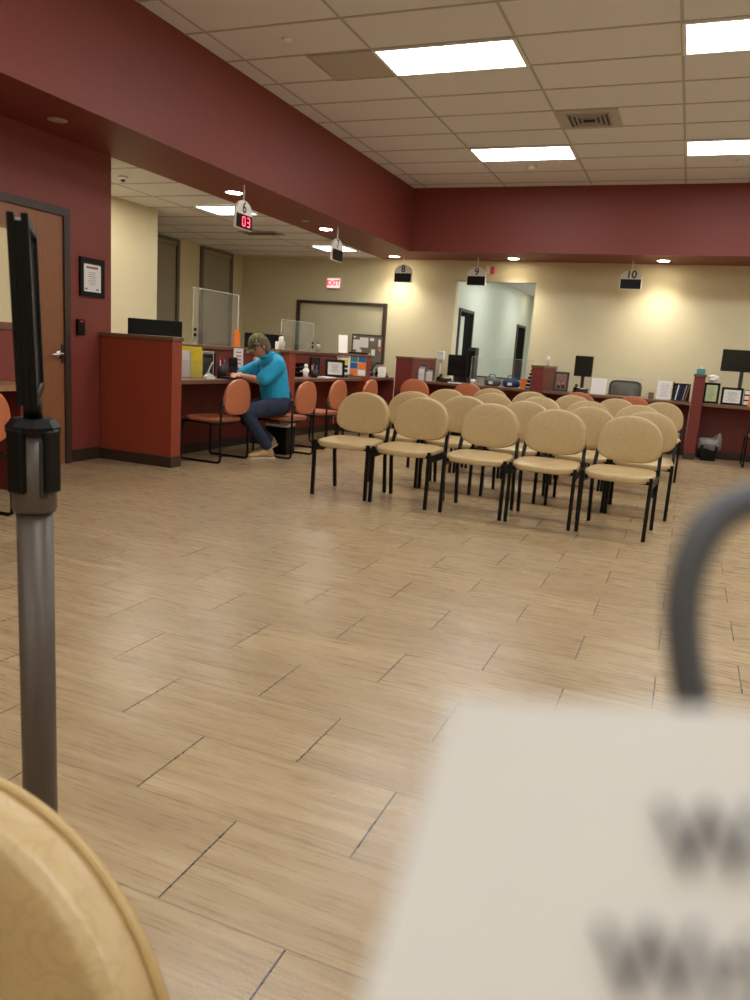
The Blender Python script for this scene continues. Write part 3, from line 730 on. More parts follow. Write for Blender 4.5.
def cup_pens(x, y, z, label, m='black', r=.04, h=.1, n=5):
    t = thing('pen_cup', label, 'cup', (x, y, z))
    MB().lathe([(0, 0), (r*.9, 0), (r, h), (r*.92, h), (r*.84, .004), (0, .004)], n=20).build('cup', M[m], t)
    for k in range(n):
        a = 2*PI*k/n; MB().tube([(r*.4*math.cos(a), r*.4*math.sin(a), .008), (r*.8*math.cos(a), r*.8*math.sin(a), h+.05+.01*(k % 3))], .004, 6).build('pen', M[('ink', 'blue', 'redp', 'white')[k % 4]], t)
    return t
def desk_phone(x, y, z, rz, label):
    t = thing('desk_phone', label, 'phone', (x, y, z), rz)
    MB().prism([(-.09, 0), (.09, 0), (.09, .07), (-.09, .02)], -.1, .1, axis='x').build('base', M['black'], t, bevel=.004)
    MB().tube([(-.075, -.07, .055), (-.075, -.03, .062), (-.075, .05, .092), (-.075, .09, .1)], [.024, .015, .015, .024], 12).build('handset', M['black'], t)
    q = MB()
    for i in range(3):
        for j in range(4): q.obox((.0+.028*i, -.05+.022*j, .037+.0061*j), (.016, .013, .008), (.27, 0, 0))
    q.build('keypad', M['dgrey'], t)
    q = MB().obox((.03, .055, .064), (.09, .035, .006), (.27, 0, 0)); q.build('display', M['stain'], t)
    return t
def guard(x, y, z, w, h, rz, label, clips=((-.35, .12), (.42, .1))):
    t = thing('sneeze_guard', label, 'sneeze guard', (x, y, z), rz)
    box(-w/2, w/2, -.003, .003, .02, h).build('sheet', M['glass'], t)
    q = MB().box(-w/2-.002, -w/2+.003, -.004, .004, .02, h).box(w/2-.003, w/2+.002, -.004, .004, .02, h).box(-w/2, w/2, -.004, .004, h-.003, h+.002)
    q.build('polished_edge', M['edge'], t)
    for cx in (-w/2+.1, w/2-.1):
        MB().box(cx-.04, cx+.04, -.05, .05, 0, .01).box(cx-.025, cx+.025, -.014, -.003, 0, .05).box(cx-.025, cx+.025, .003, .014, 0, .05).build('foot', M['glass'], t)
    for cx, cz in clips:
        MB().obox((cx*w, -.012, cz), (.022, .02, .035)).obox((cx*w, -.012, cz+.055), (.022, .02, .03)).build('clip', M['black'], t, bevel=.003)
    return t
R90 = PI/2       # faces +x (towards the waiting area) after rotation

# ---- staff side behind left counter
def at_left(y): return y
monitor(-5.34, 6.8, .76, .56, .33, -2.35, 'wide black monitor back above the first orange-red partition', stand=.25)
monitor(-5.34, 9.05, .76, .5, .32, -2.5, 'wide black monitor back behind the man with the cap', stand=.22)
for yy, l_ in ((6.6, 'staff desk hidden behind the first left booth screen'), (8.8, 'staff desk hidden behind the second left booth screen')):
    t = thing('staff_desk', l_, 'desk', (-5.25, yy, 0))
    box(-.2, .24, -.75, .75, .73, .76).build('top', M['lam'], t)
    for sx in (-.17, .2):
        for sy in (-.7, .7): MB().tube([(sx, sy, 0), (sx, sy, .73)], .015, square=True).build('leg', M['blackm'], t)

# sneeze guards on the ledge
guard(-4.86, 7.23, 1.11, .86, .58, R90, 'tall clear acrylic guard above the first left booth', clips=((-.47, .1), (.47, .06)))
guard(-4.86, 9.12, 1.11, .9, .38, R90, 'clear acrylic guard above the second left booth', clips=((.47, .06),))
guard(-2.68, 11.66, FT, .95, .42, 0, 'clear acrylic guard at the far counter before the glass opening', clips=())
guard(-.98, 11.64, FT, .7, .26, 0, 'clear acrylic guard beside the tall monitor on far counter', clips=())

# first booth items (worktop WT, x about -4.45..-4.7)
t = thing('brochure_holder', 'clear brochure holder with yellow and white leaflets beside the end partition', 'brochure holder', (-4.56, 6.36, WT), .6)
MB().box(-.12, .12, -.05, -.045, 0, .17).box(-.12, .12, .045, .05, 0, .3).box(-.12, -.115, -.045, .045, 0, .22).box(.115, .12, -.045, .045, 0, .22).box(-.12, .12, -.05, .05, 0, .004).build('holder', M['glass'], t)
for k, (a, b, hh, m_) in enumerate(((-.11, -.01, .2, 'white'), (0, .11, .27, 'yellow'), (-.11, 0, .26, 'paper'), (-.1, .1, .3, 'yellow'))):
    box(a, b, -.03+.018*k, -.02+.018*k, .005, hh).build('leaflet', M[m_], t)
t = thing('desk_organizer', 'black wire desk organizer with papers between leaflets and pen cup', 'organizer', (-4.6, 6.68, WT), .9)
q = MB()
for z_ in (.02, .13, .25):
    for a, b in (((-.11, -.06), (.11, -.06)), ((.11, -.06), (.11, .06)), ((.11, .06), (-.11, .06)), ((-.11, .06), (-.11, -.06))): q.tube([(a[0], a[1], z_), (b[0], b[1], z_)], .004, 6)
for a in ((-.11, -.06), (.11, -.06), (.11, .06), (-.11, .06)): q.tube([(a[0], a[1], 0), (a[0], a[1], .25)], .005, 6)
q.box(-.1, .1, .045, .05, .02, .24).build('wire_frame', M['black'], t)
for k in range(4): box(-.08+.012*k, .05+.012*k, -.03+.02*k, -.027+.02*k, .02, .2+.02*k).build('folder', M[('dgrey', 'black', 'dgrey', 'paper')[k]], t)
q = MB(); vs = []; fs = []
for i in range(9):
    s = i/8; a = -.2+s*1.0
    for wv in (-.055, .055): vs += [(wv*.5+.05*math.sin(a), -.0+.05*math.cos(a*1.6)+.02*(wv > 0), s*.16)]
for i in range(8): fs.append((2*i, 2*i+1, 2*i+3, 2*i+2))
o = MB().add(vs, fs, 0, True).build('curled_paper', M['paper'], None, (-4.42, 6.53, WT+.002), rot=(0, 0, R90)); sol = o.modifiers.new('thick', 'SOLIDIFY'); sol.thickness = .0012
tag(o, 'white curled sheet of paper standing in front of the black organizer', 'paper')
t = thing('tape_dispenser', 'small white tape dispenser at the front edge of the first booth worktop', 'tape dispenser', (-4.34, 6.36, WT), R90)
MB().prism([(-.07, 0), (.07, 0), (.07, .02), (.02, .045), (-.03, .055), (-.07, .03)], -.02, .02).build('body', M['white'], t, bevel=.004)
MB().tube([(-.02, -.012, .04), (-.02, .012, .04)], .025, 16).build('tape_roll', M['stain'], t)
cup_pens(-4.46, 6.76, WT, 'dark pen cup right of the curled paper in the first booth', 'dgrey', .05, .13, 4)
t = thing('card_terminal', 'black payment terminal on a stand left of the writing man', 'card terminal', (-4.5, 7.03, WT), .8)
MB().obox((0, 0, .13), (.09, .03, .17), (-.3, 0, 0)).build('body', M['black'], t, bevel=.005)
MB().obox((0, -.018, .16), (.07, .004, .06), (-.3, 0, 0)).build('screen', M['screen'], t)
MB().tube([(0, .02, 0), (0, .02, .1)], .012).lathe([(0, 0), (.05, 0), (.045, .01), (0, .012)]).build('stand', M['black'], t)
tag(box(-.09, .09, -.07, .07, 0, .022).build('signature_pad', M['black'], None, (-4.37, 6.72, WT), rot=(0, 0, R90), bevel=.004), 'flat black signature pad on worktop under the writing hand', 'signature pad')
tag(MB().prism([(-.055, 0), (.055, 0), (.05, .24), (-.05, .235)], -.0015, .0015).build('hanging_card', M['orange'], None, (-4.835, 7.61, 1.06), rot=(0, 0, R90)), 'bright orange card fixed to the clear guard above the writing man', 'card')
t = thing('notice_card', 'white notice card with red lines below the orange card', 'card', (-4.6, 7.28, WT+.1), .9)
q = MB().box(-.055, .055, -.002, .002, 0, .21)
for k in range(4): q.box(-.03, .03, -.003, -.002, .04+.04*k, .052+.04*k, 1)
q.build('card', [M['paper'], M['redp']], t); MB().box(-.05, .05, -.003, .03, -.1, -.095).box(-.004, .004, 0, .004, -.1, 0).build('stand', M['glass'], t)
t = thing('poster', 'white and red poster on screen left of the man, at his face', 'poster', (-4.56, 7.7985, .86), 0)
q = MB().box(-.16, .12, -.003, 0, 0, .15).box(-.15, .1, -.004, -.003, .05, .065, 1); q.build('sheet', [M['paper'], M['redp']], t)
def sq(q, x0, x1, z0, z1, m): q.box(x0, x1, -.0045, -.003, z0, z1, m)
t = thing('poster', 'blue and orange poster on the divider edge behind the man', 'poster', (-4.719, 7.66-.13, .83), R90)
tt = t
def blueposter(t, w=.24, h=.26):
    q = MB().box(-w/2, w/2, -.003, 0, 0, h)
    cs = [1, 2, 2, 3, 3, 4]; k = 0
    for j in range(3):
        for i in range(2):
            sq(q, -w/2+.008+i*w/2, -w/2+w/2-.006+i*w/2, .01+j*h/3, h/3-.006+j*h/3, [3, 4, 2, 3, 1, 2][k]); k += 1
    q.build('sheet', [M['stain'], M['teal'], M['blue'], M['orange'], M['paper']], t)
t.location = (-4.7, 7.93, .83); t['label'] = 'blue and orange poster on the screen just behind the man in turquoise'
t.location = (-4.37, 7.7985, .81)
blueposter(t, .19, .29)
# second booth
t = thing('poster', 'blue, teal and orange poster at the right end of left counter', 'poster', (-4.385, 10.0785, .81), 0); blueposter(t, .25, .28)
t = thing('poster', 'white poster with yellow and black squares left of the blue poster', 'poster', (-4.615, 10.0785, .81), 0)
q = MB().box(-.1, .105, -.003, 0, 0, .275); sq(q, -.08, .085, .24, .26, 1)
sq(q, -.07, -.01, .16, .22, 2); sq(q, .02, .08, .16, .22, 2); sq(q, -.07, -.015, .1, .14, 3); sq(q, .02, .075, .1, .14, 3); sq(q, -.07, -.015, .04, .08, 3); sq(q, .02, .075, .04, .08, 3)
q.build('sheet', [M['paper'], M['greyink'], M['yellow'], M['ink']], t)
frame_doc(-4.42, 9.4, WT, .27, .235, .7, 'black framed white certificate standing on the left counter', bord=.035)
monitor(-4.58, 9.1, WT, .13, .22, .8, 'small black upright terminal left of the framed certificate', stand=.03, name='terminal')
cup_pens(-4.4, 8.75, WT, 'dark pen cup beside the small terminal in the second booth', 'dgrey', .045, .1, 5)
t = thing('figurine', 'small pale figurine left of the pen cup in the second booth', 'figurine', (-4.42, 8.55, WT))
MB().lathe([(0, 0), (.035, 0), (.03, .05), (.045, .09), (.02, .12), (0, .125)], n=16).build('body', M['pvc'], t)
MB().lathe([(0, .118), (.022, .13), (.026, .148), (.018, .165), (0, .17)], n=14).build('head', M['pvc'], t)
t = thing('letter_tray', 'black letter tray behind the figurine in the second booth', 'tray', (-4.58, 8.68, WT), R90)
q = MB()
for k in range(3): q.box(-.12, .12, -.07, .07, .06*k, .06*k+.005).box(-.12, -.115, -.07, .07, .06*k, .06*k+.05).box(.115, .12, -.07, .07, .06*k, .06*k+.05)
q.build('tray', M['black'], t); box(-.1, .1, -.06, .06, .066, .075).build('papers', M['paper'], t)
tag(box(-.14, .14, -.08, .08, 0, .012).build('paper_stack', M['paper'], None, (-4.36, 9.0, WT), rot=(0, 0, R90)), 'low stack of white paper on worktop before the framed certificate', 'paper')
t = thing('name_plate', 'small black name plate in front of the framed certificate', 'name plate', (-4.33, 9.68, WT), R90)
MB().prism([(-.02, 0), (.02, 0), (0, .045)], -.11, .11, axis='x').build('bar', M['black'], t)
# on the ledge
bottle(-4.745, 8.48, 1.11, .032, .21, 'white pump bottle with black cap on the ledge behind the man', 'white')
stand_sheet(-4.66, 10.14, 1.115, .13, .26, .6, 'tall white sheet in a stand on the divider cap before the window', lines=0)
tag(box(-.14, .14, -.05, .05, 0, .025).build('binder', M['black'], None, (-4.42, 10.155, 1.115), rot=(0, 0, 0), bevel=.003), 'flat black binder lying on the divider cap right of the white sheet', 'binder')
bottle(-4.74, 9.5, 1.11, .028, .13, 'small grey bottle on the ledge left of the tall white sheet', 'stain')
tag(MB().box(-.06, .06, -.04, .04, 0, .1).build('tissue_box', M['pvc'], None, (-4.95, 8.82, 1.11), rot=(0, 0, R90), bevel=.004), 'pale tissue box behind the second clear guard', 'tissue box')
# gap between counters
desk_phone(-4.42, 11.09, WT, .5, 'black desk phone on worktop between the two counters')
t = thing('hand_sanitizer', 'dark curved dispenser with blue band on the gap worktop', 'dispenser', (-4.5, 10.86, WT), .6)
MB().tube([(0, 0, .01), (-.01, 0, .1), (.02, 0, .18), (.06, 0, .2)], [.045, .04, .035, .02], 14).build('body', M['dgrey'], t); MB().lathe([(0, .04), (.05, .04), (.05, .08), (0, .08)], n=16).build('band', M['blue'], t)
stand_sheet(-4.34, 10.9, WT, .12, .16, .4, 'small white card standing before the black phone in the gap', lines=5)
# ---- far wall things
t = thing('notice_board', 'grey notice board with pinned papers at the window corner', 'notice board', (-5.235, YF-.055, .985))
box(-.28, .27, -.02, -.001, 0, .455).build('board', M['board'], t)
MB().box(-.29, -.275, -.025, -.001, 0, .46).box(-.29, .27, -.025, -.001, .45, .465).build('edge', M['frame'], t)
for k, (x, z, w_, h_, m_) in enumerate(((-.2, .2, .13, .17, 'paper'), (-.06, .24, .16, .17, 'white'), (.09, .36, .07, .05, 'paper'), (-.15, .16, .1, .05, 'white'), (.12, .11, .07, .11, 'pvc'), (.23, .27, .04, .12, 'white'), (.24, .19, .03, .05, 'orange'), (-.24, .4, .03, .03, 'pvc'), (.05, .12, .03, .03, 'pvc'))):
    box(x-w_/2, x+w_/2, -.0225-.001*k, -.0205, z, z+h_).build('pinned_paper', M[m_], t)
# ---- far counter, bay 1
def facing(x, y, z): return (x, y, z)
for x_, l_, hh in ((-3.87, 'clear brochure holder with grey leaflets beside the corner divider', .26), (-3.72, 'second clear brochure holder with bluish leaflets, shorter', .2)):
    t = thing('brochure_holder', l_, 'brochure holder', (x_, 11.42 if hh > .22 else 11.36, FT))
    MB().box(-.055, .055, -.04, -.037, 0, .12).box(-.055, .055, .037, .04, 0, hh).box(-.055, -.052, -.037, .037, 0, .15).box(.052, .055, -.037, .037, 0, .15).build('holder', M['glass'], t)
    for k in range(3): box(-.05+.01*k, .04+.005*k, -.025+.018*k, -.016+.018*k, .003, hh*.7+.03*k).build('leaflet', M[('paper', 'stain', 'navy')[k]], t)
desk_phone(-3.52, 11.45, FT, 0, 'black desk phone left of the near-black monitor under number 9 sign')
monitor(-3.42, 11.78, FT, .3, .33, .0, 'black monitor on far counter beneath the number 9 sign', stand=.1)
t = thing('sanitizer_dispenser', 'white dispenser on a stem behind the black monitor', 'dispenser', (-3.72, 11.86, FT))
MB().box(-.05, .05, -.04, .04, .34, .47).build('housing', M['white'], t, bevel=.01); MB().box(-.035, .035, -.03, .03, .28, .34).build('drip_tray', M['stain'], t); MB().tube([(0, 0, 0), (0, 0, .3)], .01).lathe([(0, 0), (.06, 0), (.05, .01), (0, .012)]).build('stem', M['pvc'], t)
tag(box(-.1, .1, -.06, .06, 0, .01).build('paper_stack', M['paper'], None, (-3.32, 11.37, FT), rot=(0, 0, .2)), 'small white papers lying in front of the black monitor', 'paper')
t = thing('computer_tower', 'tall dark narrow cabinet standing right of the black monitor', 'cabinet', (-3.2, 11.88, FT))
box(-.06, .06, -.1, .1, 0, .56).build('case', M['dgrey'], t, bevel=.006); box(-.05, .05, -.103, -.1, .1, .5).build('front', M['black'], t)
t = thing('mug', 'small white mug on far counter left of the blue bags', 'mug', (-3.04, 11.4, FT))
MB().lathe([(0, 0), (.034, 0), (.036, .08), (.031, .08), (.03, .006), (0, .006)], n=20).build('body', M['white'], t); MB().tube([(.035, 0, .065), (.06, 0, .06), (.06, 0, .025), (.035, 0, .018)], .005, 8).build('handle', M['white'], t)
t = thing('desk_cubicle', 'low grey staff desk screen behind far counter, before the opening', 'partition', (-2.75, 12.08, 0))
box(-.42, .58, -.02, .02, 0, .88).build('panel', M['stain'], t); box(-.42, .58, -.025, .025, .88, .9).build('top_rail', M['dgrey'], t)
def bag(x, y, z, s, label, m='navy'):
    t = thing('bag', label, 'bag', (x, y, z))
    q = MB(); n = 16; pr = [(.0, 0), (.1, 0), (.13, .03), (.125, .08), (.09, .12), (.03, .13), (0, .13)]
    vs = []; fs = []
    for r, z_ in pr:
        for j in range(n):
            a = 2*PI*j/n; rr = r*(1+.12*math.sin(3*a+z_*30)); vs.append((rr*math.cos(a)*s, rr*math.sin(a)*.55*s, z_*s))
    for i in range(len(pr)-1):
        for j in range(n): fs.append((i*n+j, i*n+(j+1) % n, (i+1)*n+(j+1) % n, (i+1)*n+j))
    q.add(vs, fs, 0, True); q.build('body', M[m], t)
    MB().tube([(-.06*s, 0, .11*s), (-.04*s, 0, .17*s), (.04*s, 0, .17*s), (.06*s, 0, .11*s)], .008*s, 8).build('handle', M[m], t)
    box(-.03*s, .03*s, -.082*s, -.06*s, .03*s, .07*s).build('tag', M['paper'], t)
bag(-2.77, 11.5, FT, 1.0, 'grey-blue soft bag with white tag on far counter', 'cable')
bag(-2.48, 11.5, FT, 1.0, 'dark blue soft bag with blue tag right of the grey one')
tag(box(-.05, .05, -.004, .004, 0, .13).build('folder', M['orange'], None, (-2.27, 11.45, FT)), 'orange folder standing beside the file sorter', 'folder')
t = thing('file_sorter', 'black slanted file sorter with white papers against the middle divider', 'file sorter', (-2.19, 11.5, FT))
MB().prism([(-.06, 0), (.035, 0), (.035, .28), (.0, .28)], -.06, .06).build('body', M['black'], t)
for k in range(5): box(-.05+.01*k, .025, -.072, -.06, .02+.055*k, .035+.055*k).build('paper', M['paper'], t)
# bay 2
t = thing('table_lamp', 'tiny cream lamp standing on top of the middle divider', 'lamp', (-1.86-.13, 11.7, 1.13))
MB().lathe([(0, 0), (.03, 0), (.025, .008), (.006, .012), (.006, .08), (0, .08)], n=16).build('base', M['chrome'], t); MB().lathe([(.045, .07), (.012, .14), (.008, .14), (.041, .07)], n=20).build('shade', M['pvc'], t)
frame_doc(-1.74, 11.5, FT, .215, .285, 0, 'grey framed family photo on far counter right of middle divider', doc='photo', fm='dgrey', bord=.03, photo=True)
monitor(-1.47, 11.74, FT, .26, .3, .0, 'upright black monitor on far counter right of the family photo', stand=.235)
desk_phone(-1.45, 11.5, FT, 0, 'black desk phone beneath the upright monitor')
stand_sheet(-1.19, 11.4, FT, .21, .235, 0, 'pale blue printed sheet in a stand right of the upright monitor', extra=lambda q, w, h: q.box(-w/2+.02, w/2-.02, -.003, -.002, .03, h-.03, 7))
t = thing('office_chair', 'dark mesh-backed office chair behind the far counter', 'chair', (-.87, 12.05, 0))
q = MB(); o_ = [(math.copysign(abs(math.cos(a))**.4, math.cos(a))*.22, .7+.15*math.copysign(abs(math.sin(a))**.4, math.sin(a))+.13) for a in [2*PI*k/40 for k in range(40)]]
MB().tube([(a, -.02+.15*a*a, b) for a, b in o_], .016, 8, closed=True).build('back_frame', M['black'], t)
q = MB().add([(a, -.02+.15*a*a, b) for a, b in o_]+[(0, -.02, .83)], [(i, (i+1) % 40, 40) for i in range(40)], 0, True); o = q.build('backrest', M['mesh'], t); so = o.modifiers.new('thick', 'SOLIDIFY'); so.thickness = .006
vs, fs = cushion(seat_outline(.46, .36), .07, lambda u, v, d: (u, v+.16, .47+d)); MB().add(vs, fs, 0, True).build('seat', M['black'], t)
MB().tube([(0, .16, .08), (0, .16, .44)], .025).tube([(0, .1, .44), (0, -.03, .5), (0, -.02, .7)], .02).build('column', M['black'], t)
for k in range(5):
    a = 2*PI*k/5+.3; o = MB().tube([(0, .16, .09), (.2*math.cos(a), .16+.2*math.sin(a), .06)], .016, 8).lathe([(0, 0), (.02, 0), (.025, .025), (.02, .05), (0, .05)], (.2*math.cos(a), .16+.2*math.sin(a), 0), 12).build('leg', M['black'], t)
tag(MB().box(-.035, .035, -.008, .008, 0, .085).box(-.025, .025, -.0085, -.008, .01, .075, 1).build('picture_frame', [M['dgrey'], M['photo']], None, (-.47, 11.45, FT)), 'tiny dark frame left of the leaning white sheet on far counter', 'picture frame')
stand_sheet(-.31, 11.45, FT, .19, .265, -.06, 'tall white printed sheet leaning back on far counter', lines=10)
t = thing('book_rack', 'black rack of booklets against the left of the narrow divider', 'rack', (-.07, 11.5, FT))
MB().box(-.13, .1, -.06, .06, 0, .006).box(-.13, -.12, -.06, .06, 0, .26).box(-.13, .1, .054, .06, 0, .24).build('rack', M['black'], t)
for k in range(6): MB().obox((-.1+.033*k, -.005, .11+.005*(k % 3)), (.016, .1, .2+.01*(k % 3)), (0, .12+.01*k, 0)).build('booklet', M[('dgrey', 'paper', 'navy', 'navy', 'stain', 'photo')[k]], t)
# divider top box
t = thing('tissue_box', 'teal tissue box with white tissue on top of the narrow divider', 'tissue box', (.13, 11.36, 1.16))
box(-.055, .055, -.05, .05, 0, .07).build('box', M['teal2'], t, bevel=.004); MB().lathe([(.018, .07), (.01, .09), (.016, .105), (0, .1)], n=8).build('tissue', M['paper'], t)
# bay 3
frame_doc(.30, 11.42, FT, .2, .28, 0, 'black framed narrow pale green certificate beside the divider', doc='greenp', bord=.03, lean=.08)
frame_doc(.56, 11.42, FT, .27, .235, 0, 'black framed white certificate with a crest on right worktop', bord=.03, lean=.08)
monitor(.66, 11.85, FT, .56, .3, 0, 'wide black monitor on a stand at the right edge', stand=.45)
t = thing('crumpled_tissue', 'crumpled white tissue behind the green certificate', 'tissue', (.3, 11.62, FT))
vs = []; n = 14
for i in range(7):
    for j in range(n):
        a = 2*PI*j/n; r = (.07*math.sin(PI*(i+.5)/7))*(1+.35*random.uniform(-1, 1)); vs.append((r*math.cos(a), r*.7*math.sin(a), .29+.05*(1-math.cos(PI*i/6))))
fs = [(i*n+j, i*n+(j+1) % n, (i+1)*n+(j+1) % n, (i+1)*n+j) for i in range(6) for j in range(n)]+[tuple(range(n))[::-1], tuple(6*n+j for j in range(n))]
MB().add(vs, fs, 0, False).build('tissue', M['paper'], t); MB().box(-.06, .06, -.05, .05, 0, .29).build('box', M['stain'], t)
desk_phone(.6, 11.66, FT, 0, 'black desk phone behind the white crest certificate')
t = thing('card_rack', 'white card rack right of the crest certificate', 'rack', (.74, 11.4, FT))
MB().box(-.035, .045, -.01, .03, 0, .22).build('rack', M['black'], t)
for k in range(3): box(-.03, .035, -.015, -.01, .02+.07*k, .07+.07*k).build('card', M['paper'], t)
tag(MB().box(-.08, .1, -.005, .005, 0, .15).build('folder', M['orange'], None, (.84, 11.32, FT)), 'orange folder standing on worktop cut by the right edge', 'folder')
tag(MB().box(-.1, .12, -.05, .05, 0, .22).box(-.1, .12, -.055, -.05, .17, .21, 1).build('box', [M['stain'], M['blue']], None, (.9, 11.5, FT)), 'grey box with blue band behind the orange folder', 'box')
# bin
t = thing('waste_bin', 'black waste bin lined with a clear bag under right worktop', 'bin', (.37, 11.42, 0))
MB().lathe([(0, 0), (.13, 0), (.16, .21), (.155, .21), (.125, .006), (0, .006)], n=4, smooth=False).build('bin', M['black'], t, rot=(0, 0, PI/4), bevel=.008)
vs = []; n = 28; prof = [(.11, .17), (.128, .16), (.135, .2), (.13, .25), (.12, .29), (.1, .3), (.085, .24)]
for i, (r, z_) in enumerate(prof):
    for j in range(n):
        a = 2*PI*j/n; w_ = 1+.07*math.sin(5*a+i)+.05*random.uniform(-1, 1)
        lift = .09*max(0, math.cos(a-.3))**4 if i in (3, 4, 5) else 0
        vs.append((r*w_*math.cos(a)*1.12, r*w_*math.sin(a), z_+lift+.01*random.uniform(-1, 1)))
fs = [(i*n+j, i*n+(j+1) % n, (i+1)*n+(j+1) % n, (i+1)*n+j) for i in range(len(prof)-1) for j in range(n)]
MB().add(vs, fs, 0, True).build('liner_bag', M['smoke'], t)
t = thing('wall_outlet', 'white wall outlet under the counter left of the narrow divider', 'outlet', (-.06, 11.75, .2))
box(-.035, .035, -.006, 0, 0, .115).build('plate', M['white'], t); MB().box(-.015, .015, -.009, -.006, .02, .048).box(-.015, .015, -.009, -.006, .065, .093).build('socket', M['stain'], t)
# things under the chair of the man
t = thing('storage_box', 'black box with folded newspapers under the man\'s chair', 'box', (-4.05, 7.3, 0))
box(-.13, .13, -.1, .1, 0, .3).build('box', M['black'], t, bevel=.006)
MB().obox((0, 0, .318), (.26, .2, .03), (.04, 0, .05)).build('newspaper', M['paper'], t); MB().obox((.01, .01, .348), (.24, .18, .025), (-.05, .05, .2)).build('newspaper', M['pvc'], t)
t = thing('storage_box', 'black box with white papers under the guest chair at the left edge', 'box', (-4.06, 3.24, 0))
box(-.13, .13, -.13, .13, 0, .3).build('box', M['black'], t, bevel=.006); MB().obox((0, 0, .318), (.22, .24, .025), (0, .03, .1)).build('papers', M['paper'], t)

# ------------------------------------------------------------------ the man
HX = Vector((-.57, -.82, 0)).normalized(); LX = Vector((.82, -.57, 0)).normalized(); P0 = Vector((-3.93, 7.1, 0))
man = thing('person', 'man in turquoise polo, jeans and camouflage cap, seated leaning to write at the counter', 'person', (P0.x, P0.y, 0))
def W(a, b, z): return HX*a+LX*b+Vector((0, 0, z))
def limb(mb, a, b, ra, rb, n=20):
    """closed tapered capsule from a to b; radii may be (across, deep) pairs, 'deep' along the walking direction"""
    a, b = Vector(a), Vector(b); ra = ra if isinstance(ra, tuple) else (ra, ra); rb = rb if isinstance(rb, tuple) else (rb, rb)
    t = (b-a); L = t.length; t = t.normalized() if L > 1e-6 else Vector((0, 0, 1))
    u = LX-t*LX.dot(t); u = u.normalized() if u.length > .25 else (HX-t*HX.dot(t)).normalized(); w = t.cross(u)
    vs = []; st = []
    for k in range(1, 6): q = k/6*PI/2; st.append((a-t*min(ra)*math.cos(q), ra, math.sin(q)))
    for k in range(7): q = k/6; st.append((a.lerp(b, q), tuple(ra[i]*(1-q)+rb[i]*q for i in (0, 1)), 1))
    for k in range(5, 0, -1): q = k/6*PI/2; st.append((b+t*min(rb)*math.cos(q), rb, math.sin(q)))
    for c, r, s_ in st:
        for j in range(n): vs.append(c+u*math.cos(2*PI*j/n)*r[0]*s_+w*math.sin(2*PI*j/n)*r[1]*s_)
    K = len(st); fs = [(i*n+j, i*n+(j+1) % n, (i+1)*n+(j+1) % n, (i+1)*n+j) for i in range(K-1) for j in range(n)]
    mb.add(vs, fs+[tuple(range(n))[::-1], tuple((K-1)*n+j for j in range(n))], 0, True)
def skin_mesh(name, nodes, edges, root, m, extra=None, vox=.008, parent=man):
    mb = MB()
    for a, b in edges: limb(mb, nodes[a][0], nodes[b][0], nodes[a][1], nodes[b][1])
    if extra: mb.add(extra.v, extra.f, 0, True)
    o = mb.build(name, m, parent)
    r = o.modifiers.new('vox', 'REMESH'); r.mode = 'VOXEL'; r.voxel_size = vox; r.use_smooth_shade = True
    sm = o.modifiers.new('sm', 'SMOOTH'); sm.factor = .5; sm.iterations = 4
    bake(o)
    if not o.data.materials: o.data.materials.append(m)
    for p in o.data.polygons: p.use_smooth = True; p.material_index = 0
    return o
N = {}; E_ = []
def chain(*ks): E_.extend(zip(ks[:-1], ks[1:]))
N['pelvis'] = (W(.03, 0, .57), .115); N['belly'] = (W(.1, 0, .70), .115); N['chest'] = (W(.12, 0, .88), .12); N['collar'] = (W(.13, 0, .985), .085)
N['neck'] = (W(.2, 0, 1.05), .052); N['skull'] = (W(.265, 0, 1.11), .06)
chain('pelvis', 'belly', 'chest', 'collar', 'neck', 'skull')
